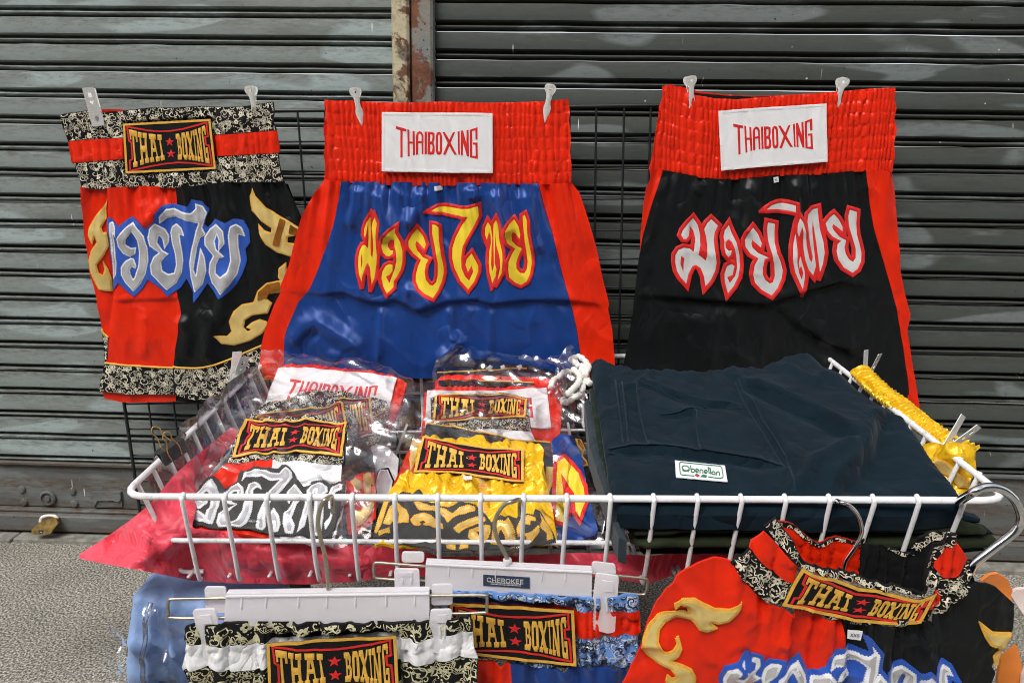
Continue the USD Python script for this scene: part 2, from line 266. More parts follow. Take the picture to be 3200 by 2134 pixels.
# ================================================================== the setting
def wear(name, base, hi, dark, rust, seed, dirt=.5, z0=.9374):
    """Old painted steel: streaky grime, cleaner patches, rust flecks, chips of white."""
    return mat(name, {'g': ('geometry', {}), 'm1': ('mapping', dict(scale=(1.1, 1, 9), location=(seed, 0, 0))), 'n1': ('noise_texture', dict(scale=3, detail=6, roughness=.65)),
        'r1': ('rgb_ramp', {'ramp': [(.28, dark), (.46, base), (.62, base), (.78, hi)]}),
        'm2': ('mapping', dict(scale=(4, 4, 14), location=(seed * 3, 0, .3))), 'v': ('noise_texture', dict(scale=1.0, detail=1.5, distortion=.4)), 'r2': ('rgb_ramp', {'ramp': [(.555, (0, 0, 0)), (.59, (1, 1, 1))]}),
        'mx1': ('mix', dict(color2=hi)), 'fx1': ('math', dict(math_type='multiply', value2=.75)),
        'm3': ('mapping', dict(scale=(6, 6, 30))), 'n3': ('noise_texture', dict(scale=8, detail=8, roughness=.75)), 'r3': ('rgb_ramp', {'ramp': [(.50, (0, 0, 0)), (.72, (1, 1, 1))]}), 'mx2': ('mix', dict(color2=rust)), 'fx2': ('math', dict(math_type='multiply', value2=dirt)),
        'n4': ('noise_texture', dict(scale=110, detail=3, roughness=.6)), 'r4': ('rgb_ramp', {'ramp': [(.70, (0, 0, 0)), (.74, (1, 1, 1))]}), 'mx3': ('mix', dict(color2=tuple(c * .25 for c in base))),
        'n5': ('voronoi_texture', dict(scale=34)), 'r5': ('rgb_ramp', {'ramp': [(.045, (1, 1, 1)), (.06, (0, 0, 0))]}), 'n6': ('noise_texture', dict(scale=3.2)), 'r6': ('rgb_ramp', {'ramp': [(.55, (0, 0, 0)), (.62, (1, 1, 1))]}), 'fx3': ('math', dict(math_type='multiply')), 'mx4': ('mix', dict(color2=(.62, .60, .54))),
        'sx': ('separate_xyz', {}), 'zz': ('math', dict(math_type='multiply_add', value2=1 / .04418, value3=40 - z0 / .04418)), 'fr': ('math', dict(math_type='fraction')), 'rz': ('rgb_ramp', {'ramp': [(.28, (.9, .9, .9)), (.36, (0, 0, 0)), (.62, (0, 0, 0)), (.9, (1, 1, 1))]}), 'fz': ('math', dict(math_type='multiply')), 'fz2': ('math', dict(math_type='multiply', value2=.7)), 'r8': ('rgb_ramp', {'ramp': [(.30, (0, 0, 0)), (.6, (1, 1, 1))]}), 'mx5': ('mix', dict(color2=tuple(c * .75 for c in rust))),
        'm9': ('mapping', dict(scale=(150, 1, 16))), 'n9': ('noise_texture', dict(scale=1.0, detail=1)), 'r9': ('rgb_ramp', {'ramp': [(.735, (0, 0, 0)), (.76, (1, 1, 1))]}), 'n10': ('noise_texture', dict(scale=4.5, detail=2)), 'r10': ('rgb_ramp', {'ramp': [(.46, (0, 0, 0)), (.56, (1, 1, 1))]}), 'f9': ('math', dict(math_type='multiply')), 'mx6': ('mix', dict(color2=(.66, .65, .60))),
        'n7': ('noise_texture', dict(scale=45, detail=5)), 'b': ('bump', dict(strength=.35, distance=.002)), 'rr': ('map_range', dict(from_min=.3, from_max=.7, to_min=.55, to_max=.75)),
        'p': ('principled_bsdf', dict(specular_ior_level=.35))},
        [('g.position', 'm1.vector'), ('m1.vector', 'n1.vector'), ('n1.fac', 'r1.fac'), ('g.position', 'm2.vector'), ('m2.vector', 'v.vector'), ('v.fac', 'r2.fac'), ('r2.color', 'fx1.value1'), ('fx1.value', 'mx1.fac'), ('r1.color', 'mx1.color1'),
         ('g.position', 'm3.vector'), ('m3.vector', 'n3.vector'), ('n3.fac', 'r3.fac'), ('r3.color', 'fx2.value1'), ('fx2.value', 'mx2.fac'), ('mx1.color', 'mx2.color1'),
         ('g.position', 'n4.vector'), ('n4.fac', 'r4.fac'), ('r4.color', 'mx3.fac'), ('mx2.color', 'mx3.color1'),
         ('g.position', 'n5.vector'), ('n5.distance', 'r5.fac'), ('g.position', 'n6.vector'), ('n6.fac', 'r6.fac'), ('r5.color', 'fx3.value1'), ('r6.color', 'fx3.value2'), ('fx3.value', 'mx4.fac'), ('mx3.color', 'mx4.color1'),
         ('g.position', 'sx.vector'), ('sx.z', 'zz.value1'), ('zz.value', 'fr.value1'), ('fr.value', 'rz.fac'), ('rz.color', 'fz.value1'), ('n3.fac', 'r8.fac'), ('r8.color', 'fz.value2'), ('fz.value', 'fz2.value1'), ('fz2.value', 'mx5.fac'), ('mx4.color', 'mx5.color1'), ('g.position', 'm9.vector'), ('m9.vector', 'n9.vector'), ('n9.fac', 'r9.fac'), ('g.position', 'n10.vector'), ('n10.fac', 'r10.fac'), ('r9.color', 'f9.value1'), ('r10.color', 'f9.value2'), ('f9.value', 'mx6.fac'), ('mx5.color', 'mx6.color1'), ('mx6.color', 'p.base_color'), ('g.position', 'n7.vector'), ('n7.fac', 'b.height'), ('b.normal', 'p.normal'), ('n1.fac', 'rr.value'), ('rr.result', 'p.roughness')])
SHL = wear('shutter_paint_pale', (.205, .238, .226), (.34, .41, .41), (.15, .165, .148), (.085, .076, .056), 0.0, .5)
SHR = wear('shutter_paint_shaded', (.056, .066, .059), (.175, .205, .205), (.038, .044, .037), (.045, .040, .029), 4.0, .45, .9629)  # the right shutter's shade is put into this darker base colour
SHB = wear('shutter_bar_paint', (.105, .112, .110), (.16, .18, .18), (.05, .05, .045), (.10, .055, .025), 8.0, .8)
def rusty(name, paint, cream, rust, lo, hi, xs):
    return mat(name, {'g': ('geometry', {}), 'n': ('noise_texture', dict(scale=26, detail=7, roughness=.68, distortion=.6)), 's': ('separate_xyz', {}), 'x': ('map_range', dict(from_min=xs[0], from_max=xs[1], to_min=-.09, to_max=.09, clamp=True)), 'a': ('math', dict(math_type='add')),
        'r': ('rgb_ramp', {'ramp': [(lo, (0, 0, 0)), (hi, (1, 1, 1))]}), 'n2': ('noise_texture', dict(scale=14, detail=6, roughness=.6)), 'r2': ('rgb_ramp', {'ramp': [(.44, paint), (.51, cream), (.58, cream), (.64, paint)]}),
        'n3': ('noise_texture', dict(scale=90, detail=5)), 'r3': ('rgb_ramp', {'ramp': [(.3, tuple(c * .35 for c in rust)), (.7, rust)]}), 'm': ('mix', {}), 'n4': ('voronoi_texture', dict(scale=90)), 'r4': ('rgb_ramp', {'ramp': [(.10, (1, 1, 1)), (.16, (0, 0, 0))]}), 'm2': ('mix', dict(color2=(.02, .016, .012))), 'b': ('bump', dict(strength=.7, distance=.004)), 'p': ('principled_bsdf', dict(roughness=.6))},
        [('g.position', 'n.vector'), ('g.position', 'n2.vector'), ('g.position', 'n3.vector'), ('g.position', 'n4.vector'), ('g.position', 's.vector'), ('s.x', 'x.value'), ('n.fac', 'a.value1'), ('x.result', 'a.value2'), ('a.value', 'r.fac'), ('r.color', 'm.fac'), ('n2.fac', 'r2.fac'), ('r2.color', 'm.color1'), ('n3.fac', 'r3.fac'), ('r3.color', 'm.color2'), ('m.color', 'm2.color1'), ('n4.distance', 'r4.fac'), ('r4.color', 'm2.fac'), ('m2.color', 'p.base_color'), ('a.value', 'b.height'), ('b.normal', 'p.normal')])
RUSTL = rusty('post_cream_rust', (.15, .14, .105), (.46, .40, .26), (.16, .065, .024), .505, .56, (-.255, -.20))
RUSTR = rusty('post_grey_rust', (.16, .175, .18), (.20, .19, .16), (.19, .06, .022), .44, .50, (-.19, -.228))
GRAN = mat('granite_paving', {'g': ('geometry', {}), 'n': ('noise_texture', dict(scale=300, detail=4, roughness=.7)), 'r': ('rgb_ramp', {'ramp': [(.36, (.018, .018, .017)), (.44, (.07, .067, .06)), (.51, (.24, .225, .19)), (.58, (.52, .50, .44)), (.68, (.70, .68, .62))]}),
    'n2': ('noise_texture', dict(scale=5, detail=5)), 'r2': ('rgb_ramp', {'ramp': [(.30, (.50, .48, .43)), (.45, (.85, .84, .80)), (.7, (1.15, 1.14, 1.12))]}), 'm': ('mix', dict(mix_type='multiply', fac=1.0)), 'b': ('bump', dict(strength=.5, distance=.002)), 'p': ('principled_bsdf', dict(roughness=.75))},
    [('g.position', 'n.vector'), ('g.position', 'n2.vector'), ('n.fac', 'r.fac'), ('n2.fac', 'r2.fac'), ('r.color', 'm.color1'), ('r2.color', 'm.color2'), ('m.color', 'p.base_color'), ('n.fac', 'b.height'), ('b.normal', 'p.normal')])
CONC = plain('worn_concrete', (.21, .20, .17), .85, 0, .6, 60, .4)

# across the street: unseen shophouses added behind the camera to darken the horizon
STUC = plain('street_stucco', (.16, .15, .135), .9, 0, .3, 3, .3); SHAD = plain('street_shutter', (.07, .075, .08), .6, 0, .2, 8, .3)
sr = thing('shophouse_row', (0, -8.5, 0), 'added unseen row of plain shophouses across the street, for contrast in the light', 'added_building')
obj('wall', bx((-28, -14, 0), (28, -8.5, 8.6)), STUC, sr, smooth=False)
for k in range(10):
    x = -25 + 5.2 * k; obj('door', bx((x - 2, -8.5, .05), (x + 2, -8.42, 3)), SHAD, sr, smooth=False); obj('canopy', bx((x - 2.3, -8.5, 3.25), (x + 2.3, -7.1, 3.37)), SHAD, sr, smooth=False)
    for z in (4.2, 6.6): obj('window', bx((x - 1.3, -8.5, z), (x + 1.3, -8.44, z + 1.4)), SHAD, sr, smooth=False)
# ground
gx = np.concatenate([[-60, -20, -6], np.linspace(-2, 2, 9), [6, 20, 60]]); gy = np.concatenate([[-60, -20, -6], np.linspace(-2, .3, 6), [1.5]])
X, Y = np.meshgrid(gx, gy); n = len(gx); i = (np.arange(len(gy) - 1)[:, None] * n + np.arange(n - 1)).ravel()
tag(prim(obj('pavement', (np.stack([X.ravel(), Y.ravel(), 0 * X.ravel()], 1), np.vstack([np.stack([i, i + 1, i + n + 1], 1), np.stack([i, i + n + 1, i + n], 1)])), GRAN, smooth=False)), kind='structure')
# worn concrete strip with its sill slabs, at the foot of the shutter
sill = 'sill'
UsdGeom.Xform.Define(stage, '/World/door_sill'); tag(prim('/World/door_sill'), kind='structure'); used[('/World', 'door_sill')] = 1
for k, (a, b) in enumerate(((-2.0, -1.07), (-1.066, -.985), (-.981, .35), (.354, 2.0))):
    obj('sill_slab', bx((a, -.052 - .004 * (k % 2), -.03), (b, .05, .006 + .001 * k), .002), CONC, '/World/door_sill', smooth=False)

PITCHZ = .04418
prof = np.array([[.009, 0], [.002, .0018], [-.0030, .0034], [-.0044, .0056], [-.0030, .0076], [.004, .0086], [.009, .0102], [.008, .0124], [-.0040, .0138], [-.0062, .0160], [-.0068, .0215], [-.0070, .0290], [-.0060, .0370], [-.0044, .0412], [.001, .0428], [.009, .0436]])
def slat(x0, x1, z0, r):
    xs = np.linspace(x0, x1, int((x1 - x0) / .07) + 2); m = len(prof); wob = r.normal(0, .0005, len(xs)); sag = r.normal(0, .0003, len(xs)) + r.normal(0, .0004); V = []
    for j, x in enumerate(xs):
        face = np.where(np.arange(m) > 7, wob[j], wob[j] * .4)
        V.append(np.stack([np.full(m, x), prof[:, 0] + face, z0 + prof[:, 1] + sag[j]], 1))
    V = np.vstack(V); k = np.arange(m - 1); fs = []
    for j in range(len(xs) - 1):
        a = j * m + k; fs += [np.stack([a, a + m, a + m + 1], 1), np.stack([a, a + m + 1, a + 1], 1)]
    return V, np.vstack(fs)
def shutter(x0, x1, ztop, m, label, seed):
    t = thing('roller_shutter', ((x0 + x1) / 2, 0, 0), label, 'shutter', matrix=None); r = np.random.default_rng(seed)
    z = ztop + 9 * PITCHZ; zb = .135
    while z > zb:
        v, f = slat(x0, x1, z, r); obj('slat', (v, f), m, t, smooth=25); z -= PITCHZ
    z += PITCHZ
    obj('bottom_bar', cat(bx((x0, -.006, .052), (x1, .03, z + .001), .002), bx((x0, -.013, z - .004), (x1, -.0055, z + .003), .0015), bx((x0, -.018, .046), (x1, .03, .0515), .0015), bx((x0, -.030, .012), (x1, .03, .0455), .003)), SHB, t, smooth=False)
    return t, z
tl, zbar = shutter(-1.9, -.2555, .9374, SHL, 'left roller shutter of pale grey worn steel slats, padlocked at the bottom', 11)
tr, _ = shutter(-.1865, 1.9, .9629, SHR, 'right roller shutter of grimy steel slats, shade put into their colour, behind the black shorts', 12)
def lathe(S, c, prof, n=20):
    """A turned piece standing on plane S about c; prof: (radius, height)."""
    th = np.arange(n) * 2 * np.pi / n; p = np.array(prof); V = np.vstack([S.P(np.array(c) + np.stack([np.cos(th), np.sin(th)], 1) * r, h) for r, h in p]); fs = []
    for j in range(len(p) - 1):
        k = np.arange(n); k2 = (k + 1) % n; fs += [np.stack([j * n + k, j * n + k2, j * n + n + k2], 1), np.stack([j * n + k, j * n + n + k2, j * n + n + k], 1)]
    return V, np.vstack(fs)
GZ = (0, 1200, .59568)
BARP = WALL.off(.006)
for q in ('115,550', '128,618', '380,560', '392,626'):
    obj('bolt', lathe(BARP, BARP.px(T(q, GZ))[0], [(.0075, 0), (.0075, .002), (.0062, .0035), (.003, .0045), (0, .0047)], 10), SHB, tl, smooth=30)
obj('round_boss', lathe(BARP, BARP.px(T('255,595', GZ))[0], [(.0155, 0), (.0155, .004), (.013, .006), (.0115, .006), (.011, .003), (.006, .003), (.005, .006), (0, .0062)], 24), SHB, tl, smooth=30)
lp = BARP.px(T('485,560 640,560 640,600 625,612 600,604 520,606 500,640 482,600', GZ))
obj('latch_plate', cat(extrude(BARP, pg(lp), 0, .006), extrude(BARP, pg(BARP.px(T('500,612 645,606 645,640 500,644', GZ))), 0, .003)), SHB, tl, smooth=False)
# the post between the shutters
t = thing('shutter_post', (-.221, -.03, 0), 'rusty steel post with flaking cream paint between the two shutters', 'post')
def channel(x0, x1, y):
    q = [(x0, .03), (x0, y + .008), (x0 + .003, y + .002), (x0 + .008, y), (x1 - .004, y), (x1, y + .004), (x1, .03)]; n = len(q); zs = np.linspace(0, 1.4, 30); V = np.vstack([[(a, b, z) for a, b in q] for z in zs]); k = np.arange(n - 1)
    return V, np.vstack([np.vstack([np.stack([j * n + k, j * n + k + 1, j * n + n + k + 1], 1), np.stack([j * n + k, j * n + n + k + 1, j * n + n + k], 1)]) for j in range(29)])
obj('channel', channel(-.2547, -.2252, -.030), RUSTL, t, smooth=30, label='left half of the post, cream paint with rust')
obj('channel', channel(-.2238, -.1868, -.027), RUSTR, t, smooth=30, label='right half of the post, grey paint with brown rust')
# padlock
PL = Plane((-.93, -.058, .012), (.25, -.93, .35))
q = PL.px(T('172,760 215,722 262,705 300,700 310,728 285,760 270,782 190,788 172,782', GZ)); pc = PL.P(q.mean(0))[0]
t = thing('padlock', pc, 'scratched brass padlock lying on the sill at the left shutter', 'padlock')
obj('body', flat(extrude(PL, pg(q).buffer(-.001).buffer(.001), -.010, .006)), BRASS, t)
obj('keyhole', lathe(PL.off(.006), PL.px(T('220,770', GZ))[0], [(.004, 0), (.004, .0012), (.0025, .0012), (.002, .0004), (0, .0004)], 16), CHROME, t, smooth=30)
sh = PL.px(T('205,725 215,700 245,690 285,692 300,708', GZ)); obj('shackle', tube(PL.P(spline(sh, 6), -.004), .0028), STEEL, t)

# ================================================================== the wire grid
g = thing('wire_grid', rk(.6, 0, -.12), 'black wire display grid leaning on the shutter behind the hung shorts', 'display grid')
A1 = 1.232; cz = [.645 - .0498 * j for j in range(16)]
fr = np.array([rk(0, 0, -.105), rk(0, 0, .645), rk(A1, 0, .645), rk(A1, 0, -.105)])
obj('frame', cat(*[tube([fr[k], fr[(k + 1) % 4]], .0031) for k in range(4)]), GRIDM, g)
for k in range(1, 28):
    a = .044 * k; pts = np.array([rk(a + .0006 * math.sin(k * 3 + j), 0, c) for j, c in enumerate(np.linspace(-.105, .645, 6))]); obj('upright_wire', tube(pts, .0019, 6), GRIDM, g)
for j, c in enumerate(cz[1:]):
    if c < -.1: break
    pts = np.array([rk(a, .0036, c + .0012 * math.sin(a * 5 + j * 2)) for a in np.linspace(0, A1, 14)]); obj('cross_wire', tube(pts, .0019, 6), GRIDM, g)

# ================================================================== the basket
RC = .230
bk = thing('wire_basket', rk(.75, -.3, .13), 'large white coated wire basket holding packed shorts and folded trousers', 'basket')
FB, FBB = rackplane(-.562), rackplane(-.536)
HZ = (400, 1500, .72279)
corner = [(.268, -.015), (.273, -.550), (1.219, -.576), (1.228, -.015)]
def roundrect(c, r, n=6):
    out = []; c = np.array(c); m = len(c)
    for k in range(m):
        a = c[k - 1] - c[k]; b = c[(k + 1) % m] - c[k]; a /= np.linalg.norm(a); b /= np.linalg.norm(b); p, q = c[k] + a * r, c[k] + b * r
        for s in np.linspace(0, 1, n): out.append((1 - s) ** 2 * p + 2 * s * (1 - s) * c[k] + s * s * q)
    return np.array(out)
def densify(p, d):
    L = LineString(np.vstack([p, p[:1]])); return np.array([L.interpolate(x).coords[0] for x in np.arange(0, L.length, d)])
rp = roundrect(corner, .03); obj('rim', tube(np.array([rk(a, b, RC + .0012 * math.sin(a * 9) * (b < -.5)) for a, b in rp]), .0039, 10, closed=True), WHITEC, bk)
front = []
for i in range(19):
    t0 = (566 + 133.8 * i, 1572 + 14 * i / 18); b0 = (617 + 126.3 * i, 1822 + 10 * i / 18)
    u = FB.P(FB.px([t0]))[0] - RO; a0 = u @ EX; fb = -.553 - .024 * (a0 - .3) / .9
    w = FBB.P(FBB.px([b0]))[0] - RO; a1, c1 = w @ EX, w @ EZ; front.append((a0, fb, a1, c1))
CB = float(np.mean([q[3] for q in front])) + .004
for a0, fb, a1, c1 in front:
    j = rng.normal(0, .0012); tail = [rk(a1, fb + .030, CB + .0005), rk(a1, fb + .06, CB), rk(a1, fb + .25, CB)] if a0 > .84 else [rk(a1, fb + .029, CB + .0012)]
    pts = [rk(a0, fb + .0015, RC + .0046), rk(a0, fb - .0040, RC + .0022), rk(a0, fb - .0045, RC - .006), rk(a0 * .4 + a1 * .6 + j, fb + .013, RC * .35 + CB * .65), rk(a1, fb + .024, CB + .006), *tail]
    obj('front_wire', tube(spline(pts, 4), .0026, 8), WHITEC, bk)
CM = RC - .063
mid = roundrect([(c[0] + (.019 if c[0] < .5 else -.019), c[1] + (.019 if c[1] < -.4 else 0)) for c in corner], .03)
obj('band_wire', tube(np.array([rk(a, b, CM) for a, b in mid]), .0029, 8, closed=True), WHITEC, bk)
for s in (0, 1):
    for k in range(13):
        b = -.515 + .0405 * k; a = .2725 - .005 * (k / 12) if not s else 1.221 + .006 * (k / 12); d = 1 if not s else -1
        pts = [rk(a, b, RC + .004), rk(a + d * .003, b, RC - .006), rk(a + d * .019, b + .004, CM), rk(a + d * .03, b + .008, CB + .004), rk(a + d * .06, b + .008, CB)]
        obj('side_wire', tube(spline(pts, 4), .0027, 8), WHITEC, bk)
for k in range(20):
    a = .30 + .047 * k; obj('back_wire', tube(spline([rk(a, -.015, RC + .003), rk(a, -.018, RC - .01), rk(a, -.02, CB + .004), rk(a, -.05, CB)], 4), .0027, 6), WHITEC, bk)
obj('floor_wires', cat(*[tube([rk(a, -.52, CB), rk(a, -.03, CB)], .0024, 6) for a in np.arange(.32, 1.2, .047)], *[tube([rk(.29, b, CB - .005), rk(1.2, b, CB - .005)], .0024, 6) for b in np.arange(-.5, 0, .09)]), WHITEC, bk)
# ================================================================== lettering of the sewn labels
def homog(src, dst):
    A = []
    for (x, y), (X, Y) in zip(src, dst): A += [[x, y, 1, 0, 0, 0, -X * x, -X * y, -X], [0, 0, 0, x, y, 1, -Y * x, -Y * y, -Y]]
    h = np.linalg.svd(np.array(A))[2][-1].reshape(3, 3)
    return lambda p: (lambda q: q[:, :2] / q[:, 2:])(np.column_stack([p, np.ones(len(p))]) @ h.T)
UNIT = [(0, 0), (1, 0), (1, 1), (0, 1)]
_h1 = homog([(105, 200), (2010, 90), (2140, 1180), (165, 1250)], UNIT)
def U1(s): return _h1(T(s))
THAI = [('T', '232,310 400,350 420,575 390,575 375,465 340,455 385,985 415,985 415,1100 330,1120 322,1010 345,1000 310,450 278,440 290,520 265,530', []),
 ('H', '420,365 500,375 505,480 490,490 505,655 575,655 570,495 530,490 525,385 612,390 620,500 605,510 640,905 665,920 665,1015 590,1035 580,935 600,910 585,790 530,795 540,935 555,950 560,1050 480,1075 470,965 500,950 460,485 425,465', []),
 ('A', '655,400 800,415 805,530 785,530 850,880 890,885 890,985 820,1000 805,900 830,880 812,790 745,790 745,890 765,905 775,1000 695,1015 685,915 715,895 700,520 670,515', ['745,560 785,705 748,710']),
 ('I', '835,420 925,425 935,530 905,540 965,855 990,860 1000,965 920,980 905,880 925,860 880,540 845,530', []),
 ('B', '1235,410 1310,400 1345,490 1350,560 1345,640 1375,720 1385,830 1375,960 1290,960 1285,855 1305,850 1270,525 1245,510', ['1298,515 1325,560 1330,650 1304,655', '1312,700 1345,740 1348,840 1322,850']),
 ('O', '1370,385 1430,375 1470,480 1510,850 1490,970 1440,960 1405,870 1365,490', ['1402,490 1432,490 1470,850 1432,865']),
 ('X', '1460,370 1520,352 1545,470 1558,540 1572,460 1566,345 1596,345 1598,440 1578,640 1610,780 1632,860 1655,870 1662,982 1612,980 1562,800 1552,860 1580,880 1580,975 1525,960 1520,870 1537,850 1545,650 1490,480 1470,470'.replace('1572,460 1566,345 1596,345', '1574,470 1570,345 1594,342'), []),
 ('I', '1606,338 1650,318 1662,430 1650,440 1702,880 1726,900 1726,990 1678,985 1672,890 1684,880 1634,445 1618,440', []),
 ('N', '1660,312 1700,300 1718,410 1800,780 1757,400 1738,390 1733,290 1790,270 1800,385 1785,395 1862,1022 1816,1012 1720,560 1760,895 1785,905 1788,1010 1738,1002 1735,900 1700,440 1672,430', []),
 ('G', '1820,250 1885,225 1905,310 1910,430 1890,430 1870,345 1840,350 1920,925 1950,940 1945,820 1915,820 1905,700 1950,695 2000,1060 1910,1040 1885,900 1815,380', [])]
THAI = [(n, U1(o), [U1(h) for h in hs]) for n, o, hs in THAI]
def star(cx, cy, r): return U1([(cx + r * (1 if k % 2 == 0 else .40) * math.sin(k * math.pi / 5), cy - r * (1 if k % 2 == 0 else .40) * math.cos(k * math.pi / 5)) for k in range(10)])
STARS = [star(1105, 575, 103), star(1135, 828, 103)]
REDLINE = U1('195,262 400,296 650,338 900,355 1150,342 1400,302 1700,225 1925,165 1935,300 1962,458 1890,470 1915,640 1978,650 2016,850 2048,1098 1850,1075 1550,1035 1300,1022 1000,1048 700,1098 450,1150 262,1192 250,970 306,940 290,585 235,550')
_h2 = homog([(85, 60), (2222, 90), (2222, 1240), (90, 1215)], UNIT)
def U2(s): return _h2(T(s))
SANS = [('362,328 560,385 560,432 492,420 490,928 447,942 445,408 364,385', []), ('582,388 620,400 625,625 682,630 682,420 722,432 728,890 690,892 685,670 625,668 628,905 590,918', []),
 ('745,885 745,520 765,460 815,425 865,450 890,510 892,870 858,872 855,660 790,662 788,880', ['790,620 855,615 855,520 835,485 815,472 795,495']), ('915,438 957,438 957,868 915,878', []),
 ('975,438 1060,442 1105,470 1108,560 1085,650 1108,720 1108,820 1090,870 1040,882 970,868', ['1020,490 1060,495 1065,540 1055,615 1020,632', '1020,680 1060,690 1068,740 1055,820 1020,825']),
 ('1190,440 1230,460 1250,520 1250,820 1230,870 1190,888 1150,868 1130,815 1130,520 1150,460', ['1190,485 1208,520 1208,805 1190,830 1172,800 1172,520']),
 ('1258,448 1302,445 1390,590 1460,455 1505,445 1415,650 1535,882 1485,882 1390,715 1315,890 1268,878 1360,655', []), ('1552,440 1590,430 1592,885 1560,878', []),
 ('1612,420 1655,418 1720,660 1722,412 1762,405 1768,915 1728,912 1655,650 1650,898 1612,888', []), ('1785,405 1935,357 1935,590 1893,590 1890,410 1830,430 1830,905 1895,905 1893,690 1845,690 1845,648 1935,648 1938,962 1785,932', [])]
SANS = [(U2(o), [U2(h) for h in hs]) for o, hs in SANS]

class Quad:
    """Maps the unit square of a label to a plane: corners, or a top and a bottom line (bent label)."""
    def __init__(s, S, top, bot):
        s.S = S; s.t, s.b = S.px(top), S.px(bot); s.nt = s._n(s.t); s.nb = s._n(s.b)
    def _n(s, p): d = np.r_[0, np.cumsum(np.linalg.norm(np.diff(p, axis=0), axis=1))]; return d / d[-1]
    def __call__(s, q):
        q = np.asarray(q, float); x, y = q[:, 0], q[:, 1:2]
        f = lambda n, p: np.stack([np.interp(x, n, p[:, 0]) + np.minimum(x, 0) * (p[-1, 0] - p[0, 0]), np.interp(x, n, p[:, 1])], 1)
        return f(s.nt, s.t) * (1 - y) + f(s.nb, s.b) * y
    def poly(s, o, hs=(), seg=.03):
        d = lambda r: s(np.array(LineString(np.vstack([r, r[:1]])).segmentize(seg).coords)[:-1])
        return pg(d(np.asarray(o)), *[d(np.asarray(h)) for h in hs])
def patch_thai(S, top, bot, h, parent, lift=.002, gold=None, clip=None):
    """The black label with the golden name, two red stars, red line and golden border."""
    Q = Quad(S, top, bot); W = np.linalg.norm(Q.t[-1] - Q.t[0]); ground = Q.poly(np.array(UNIT, float))
    C = (lambda p: p.intersection(clip)) if clip is not None else (lambda p: p)
    lab = obj('label_patch', shell(S, C(ground), h, .004, .0012, lift), BLKM, parent)
    bor = C(ground.difference(ground.buffer(-.024 * W))); obj('border', shell(S, bor.segmentize(.004), h, .004, .0015, lift + .0004, .0009, .006), gold or GOLDT, lab)
    rl = Q.poly(REDLINE); rl = C(rl.exterior.buffer(.0085 * W)); obj('red_line', shell(S, rl, h, .003, .0012, lift + .0003, .0007, .003), REDT, lab)
    for n, o, hs in THAI:
        p = C(Q.poly(o, hs))
        if p.area > 1e-7: obj('letter', shell(S, p, h, .0025, .0014, lift + .0003, .0009, .0022), gold or GOLDT, lab)
    for o in STARS:
        p = C(Q.poly(o))
        if p.area > 1e-7: obj('star', shell(S, p, h, .0025, .0012, lift + .0003, .0007, .002), REDT, lab)
    return lab
def patch_sans(S, top, bot, h, parent, lift=.002, clip=None):
    Q = Quad(S, top, bot); W = np.linalg.norm(Q.t[-1] - Q.t[0]); ground = Q.poly(np.array(UNIT, float)); C = (lambda p: p.intersection(clip)) if clip is not None else (lambda p: p)
    lab = obj('label_patch', shell(S, C(ground), h, .004, .0012, lift), PATW, parent)
    st = C(ground.difference(ground.buffer(-.026 * W))); obj('stitched_edge', shell(S, st, h, .003, .0012, lift + .0002, .0007, .003), PATW, lab)
    for o, hs in SANS:
        p = C(Q.poly(o, hs))
        if p.area > 1e-7: obj('letter', shell(S, p, h, .0025, .0012, lift + .0003, .0006, .0016), REDT, lab)
    return lab

# brocade: leaves, curls and blossoms woven in, as thin pieces
def motifs(region, pitch, size, seed):
    r = np.random.default_rng(seed); x0, y0, x1, y1 = region.bounds; out = []
    for x in np.arange(x0, x1 + pitch, pitch):
        for y in np.arange(y0, y1 + pitch, pitch):
            c = (x + r.uniform(-.4, .4) * pitch, y + r.uniform(-.4, .4) * pitch); s = size * r.uniform(.7, 1.3); k = r.integers(0, 9); rot = r.uniform(0, 360)
            if k < 4:     # curl
                th = np.linspace(0, r.uniform(3.5, 7.5), 18); rad = s * (.10 + .14 * th); p = LineString(np.stack([rad * np.cos(th), rad * np.sin(th)], 1)).buffer(s * .085, quad_segs=1)
            elif k < 7:   # sprig of outlined leaves
                p = unary_union([affinity.rotate(affinity.translate(affinity.scale(Point(0, 0).buffer(1, quad_segs=3), s * .62, s * .24), s * .7, 0), a_, origin=(0, 0)) for a_ in ((0, 58, -58) if k < 6 else (0, 45, 90, 135, -45))])
                if s > size * .85: p = p.difference(p.buffer(-s * .10))
            elif k < 8:   # blossom
                p = unary_union([Point(s * .55 * math.cos(a_), s * .55 * math.sin(a_)).buffer(s * .36, quad_segs=2) for a_ in np.arange(5) * 1.2566]); p = p.difference(Point(0, 0).buffer(s * .22, quad_segs=2)) if s < size else p.difference(p.buffer(-s * .12)).union(Point(0, 0).buffer(s * .2, quad_segs=2))
            else: p = unary_union([Point(s * .5 * j, s * .12 * (j * j % 3)).buffer(s * .16, quad_segs=1) for j in range(-3, 4)])
            out.append(affinity.translate(affinity.rotate(p, rot, origin=(0, 0)), *c))
    return out
